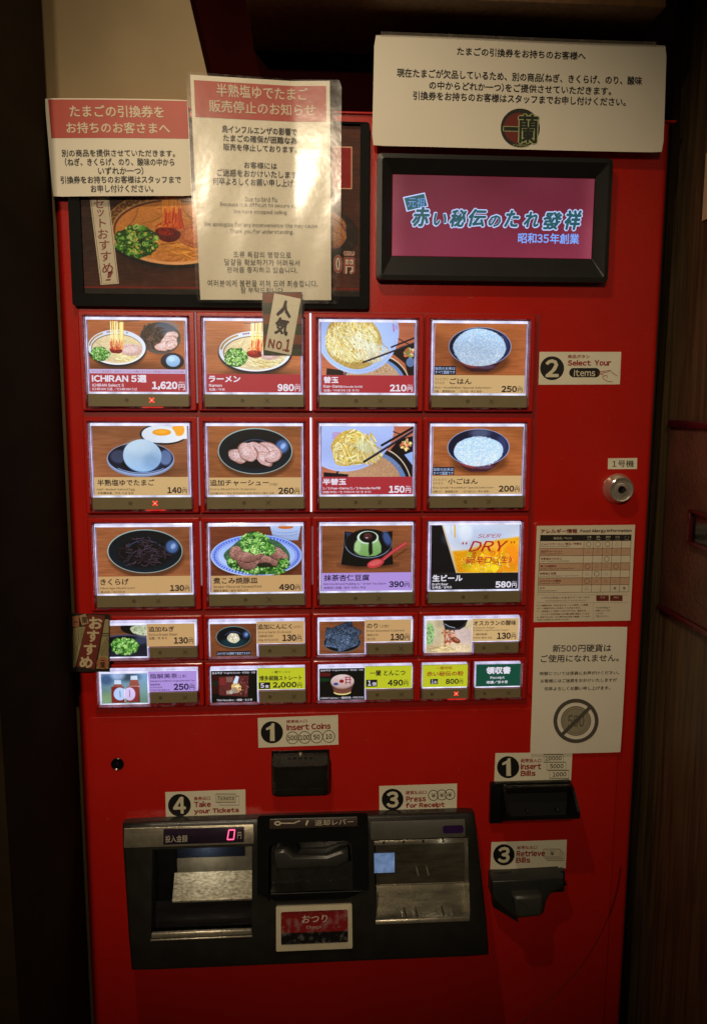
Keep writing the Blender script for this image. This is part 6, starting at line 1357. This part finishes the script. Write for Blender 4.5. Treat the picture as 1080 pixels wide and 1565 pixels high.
for c_, t in zip(cols_, ('小麦', '乳', '卵', '大豆', 'ｺﾞﾏ')): T(n4, mp, t, c_ + 24, 150, c_ + 68, 170, CRI, .0, 0, .3); T(n4, mp, {'小麦': 'Wheat', '乳': 'Milk', '卵': 'Egg', '大豆': 'Soybean', 'ｺﾞﾏ': 'Sesame'}[t], c_ + 26, 178, c_ + 66, 188, CRI, 0, 0, .3)
for r_ in range(8): tline(97, 200 + 71.5 * r_, 978, 200 + 71.5 * r_)
for x in [97] + cols_ + [978]: tline(x, 142, x, 700)
rows_ = [('とんこつラーメン／替玉／半替玉', 'Ramen Soup and Noodles', 'OOOA '), ('追加チャーシュー', 'Extra Sliced Pork', 'AAAA '), ('半熟塩ゆでたまご', 'Half-Boiled Salted Egg', '  O  '), ('煮こみ焼豚皿', 'Smoke-Flavored Stewed Pork', 'OAAO '), ('抹茶杏仁豆腐', 'Matcha Almond Pudding w/ Green Tea Sauce', 'AOA  '), ('オスカランの酸味', 'Osukaran Vinegar', 'OAAA '), ('のり', 'Dried Seaweed', 'A  ※※')]
for i, (j_, e_, mk) in enumerate(rows_):
    y = 212 + 71.5 * i; x = tq(108, y)[0]; wj = 26 * len(j_); we = 12.5 * len(e_)
    T(n4, mp, j_, x, y + 4, x + min(wj, 390), y + 26, DR, .045); T(n4, mp, e_, x, y + 32, x + min(we, 380), y + 46, BK, .005)
    for c_, s in zip(cols_, mk):
        cx, cy = tq(c_ + 45, y + 22)
        if s == 'O': strip(n4, mp, zc(cx, cy, 24, 20), 4, LI, .15, closed=True)
        elif s == 'A': strip(n4, mp, [(cx, cy - 16), (cx + 17, cy + 13), (cx - 17, cy + 13)], 3, LI, .15, closed=True)
        elif s == '※': T(n4, mp, '※', cx - 13, cy - 13, cx + 13, cy + 13, LI)
strip(n4, mp, zr(62, 722, 946, 798), 1.6, LI, .1, closed=True)
T(n4, mp, 'いずれの商品にも含まれていないもの', 104, 736, 572, 758, LI, .01); T(n4, mp, 'Not included in any of our products.', 146, 768, 542, 786, BK, 0)
for x0_, x1_, t in ((636, 758, 'そば'), (770, 892, '落花生')): shape(n4, mp, zr(x0_, 726, x1_, 782), ink((110, 40, 32)), .12); T(n4, mp, t, x0_ + 36, 736, x1_ - 36, 756, CRI, 0, 0, .3)
for i, t in enumerate(('※1 麺類は卵・乳を含むラーメン専用・小麦麺', '※2 一部異なるものを含むことがあります。', '※ 一部商品として使用しておりますため、提供する', 'アレルゲンを含む製品との共通の設備で製造しています。', '※ 当店ではそば・かに等を含む食材で調理しています。', '*Also available at nearby stores.')):
    T(n4, mp, t, 64 + (38 if i == 3 else 0), 814 + 28.5 * i, [556, 486, 532, 575, 580, 370][i], 831 + 28.5 * i, ink((90, 50, 36)), .03)
for i, t in enumerate(('その他の商品や', '店舗については', 'こちらを', 'ご覧ください。')): T(n4, mp, t, 626, 838 + 28 * i, [770, 770, 700, 760][i], 856 + 28 * i, BK, .01)
strip(n4, mp, [(606, 806), (604, 966)], 1.6, LI, .1)
# 500 yen notice
mp = Map(740, 930, 3.13, [(232, 86), (674, 81), (212, 689), (641, 679)], wf=lambda a, b: 6.5 + 1.2 * np.sin(b * 3) + .8 * a)
n5 = thing('coin_notice', 790, -720, 6, 'pale notice with a crossed-out coin, lower right of the menu buttons', 'notice')
sheet('paper', n5, mp, M_PAPER, .3, 6, 12, .6)
T(n5, mp, '新500円硬貨は', 318, 163, 596, 199, TI, .025); T(n5, mp, 'ご使用になれません。', 262, 210, 632, 246, TI, .025)
for t, x0_, y0_, x1_, y1_ in (('両替については係員にお声がけください。', 256, 289, 632, 306), ('お客様にはご迷惑をおかけいたしますが', 260, 324, 622, 341), ('何卒よろしくお願い申し上げます。', 278, 361, 590, 379)): T(n5, mp, t, x0_, y0_, x1_, y1_, TI, .03, 0, .4)
shape(n5, mp, zc(428, 526, 72, 36), mat('coin_print', (150, 142, 118), rough=.6), .35, 'printed_coin'); strip(n5, mp, zc(428, 526, 70, 36), 3, ink((96, 90, 74)), .45, closed=True); strip(n5, mp, zc(428, 526, 58, 36), 2, ink((110, 104, 86)), .45, closed=True)
T(n5, mp, '500', 388, 496, 468, 556, ink((104, 98, 80)), .03, 0, .5)
PG = ink((84, 78, 70)); strip(n5, mp, zc(428, 526, 98, 48), 18, PG, .7, 'prohibition_ring', True); strip(n5, mp, [(358, 596), (498, 456)], 17, PG, .85, 'prohibition_bar')
# popular No.1 tag
mp = Map(380, 430, 9.818, [(205, 160), (800, 160), (222, 1115), (806, 1118)], w=25)
g1 = thing('popular_tag', 297, -53, 25, 'striped tag reading NO.1 hanging over the second menu button', 'tag')
sheet('backing', g1, mp, mat('tag_brown', (56, 36, 28), rough=.4), .5, 2, 2)
DGR = ink((52, 66, 44)); TER = ink((132, 66, 42)); BRN = ink((50, 36, 32))
for y0_, y1_, m_ in ((178, 320, TER), (320, 400, ink((58, 62, 48))), (400, 490, DGR), (490, 640, TER), (640, 660, BRN), (660, 800, DGR), (800, 945, TER), (945, 1020, BRN), (1020, 1105, DGR)):
    shape(g1, mp, zr(222 + (y0_ - 160) * .01, y0_, 790, y1_), m_, .1, 'stripe')
cm = Map(380, 430, 9.818, [(383, 178), (783, 262), (240, 1028), (635, 1108)], w=25.6)
sheet('name_card', g1, cm, M_CREAM, .3, 2, 2)
T(g1, cm, '人', 430, 285, 650, 535, ink((44, 26, 22)), .075, 0, .3); T(g1, cm, '気', 395, 545, 600, 805, ink((44, 26, 22)), .06, 0, .3)
for ch, x0_, y0_, x1_, y1_ in (('N', 298, 865, 388, 1000), ('O', 410, 890, 500, 1025), ('.', 505, 1015, 530, 1042), ('1', 548, 865, 620, 1055)): T(g1, cm, ch, x0_, y0_, x1_, y1_, ink((140, 52, 28)), .07, 0, .3)
lm = Map(380, 430, 9.818, [(190, 150), (835, 150), (205, 1135), (835, 1135)], w=26.5); sheet('laminate', g1, lm, M_LAM, .2, 3, 3)
# recommended tag
mp = Map(90, 920, 10.8, [(165, 185), (845, 205), (185, 1150), (845, 1155)], w=21)
g2 = thing('recommended_tag', -15, -555, 21, 'dark patterned vertical tag with four large characters, at the left edge of the machine', 'tag')
sheet('backing', g2, mp, mat('tag_dark', (36, 30, 24), rough=.4), .5, 2, 2)
OG = ink((150, 140, 96)); shape(g2, mp, [(235, 430), (440, 400), (280, 1060), (238, 1090)], OG, .1, 'wave_field'); shape(g2, mp, [(765, 285), (828, 285), (822, 1100), (620, 1100)], OG, .1, 'wave_field')
for i in range(8):
    x = 245 + i * 24; P_ = [(x - (0.1 * (y - 430)) * (i > 3) + 9 * math.sin(y / 42.0), y) for y in range(430, 1040 - 60 * i, 24)]
    if len(P_) > 2: strip(g2, mp, P_, 6, BRN, .2, 'wave_line')
    x = 820 - i * 20; y0_ = 580 + max(0, i - 2) * 40; P_ = [(x + 9 * math.sin(y / 42.0), y) for y in range(y0_, 900, 24)]
    if len(P_) > 2: strip(g2, mp, P_, 6, BRN, .2, 'wave_line')
strip(g2, mp, [(722, 520), (824, 520)], 16, BRN, .22); strip(g2, mp, [(716, 556), (824, 556)], 14, BRN, .22)
shape(g2, mp, [(480, 205), (765, 225), (590, 1110), (300, 1065)], ink((108, 38, 28)), .3, 'red_banner')
for ch, x0_, y0_, x1_, y1_ in (('お', 500, 245, 722, 445), ('す', 470, 462, 668, 658), ('す', 416, 682, 618, 876), ('め', 345, 896, 562, 1088)): T(g2, mp, ch, x0_, y0_, x1_, y1_, ink((196, 178, 140)), .07, 0, .4)
shape(g2, mp, [(225, 240), (335, 220), (340, 410), (232, 408)], ink((150, 96, 60)), .35, 'seal'); T(g2, mp, '一', 258, 320, 315, 336, BK, .04, 0, .5)
shape(g2, mp, [(340, 225), (445, 190), (500, 350), (385, 388)], ink((160, 130, 96)), .4, 'seal'); T(g2, mp, '蘭', 385, 240, 470, 345, BK, .02, 0, .5)
shape(g2, mp, zc(728, 1005, 102, 24), ink((160, 104, 64)), .42, 'round_seal'); T(g2, mp, '蘭', 690, 985, 765, 1085, BK, .02, 0, .6); T(g2, mp, '一', 700, 955, 762, 967, BK, .03, 0, .6)
flush_text()
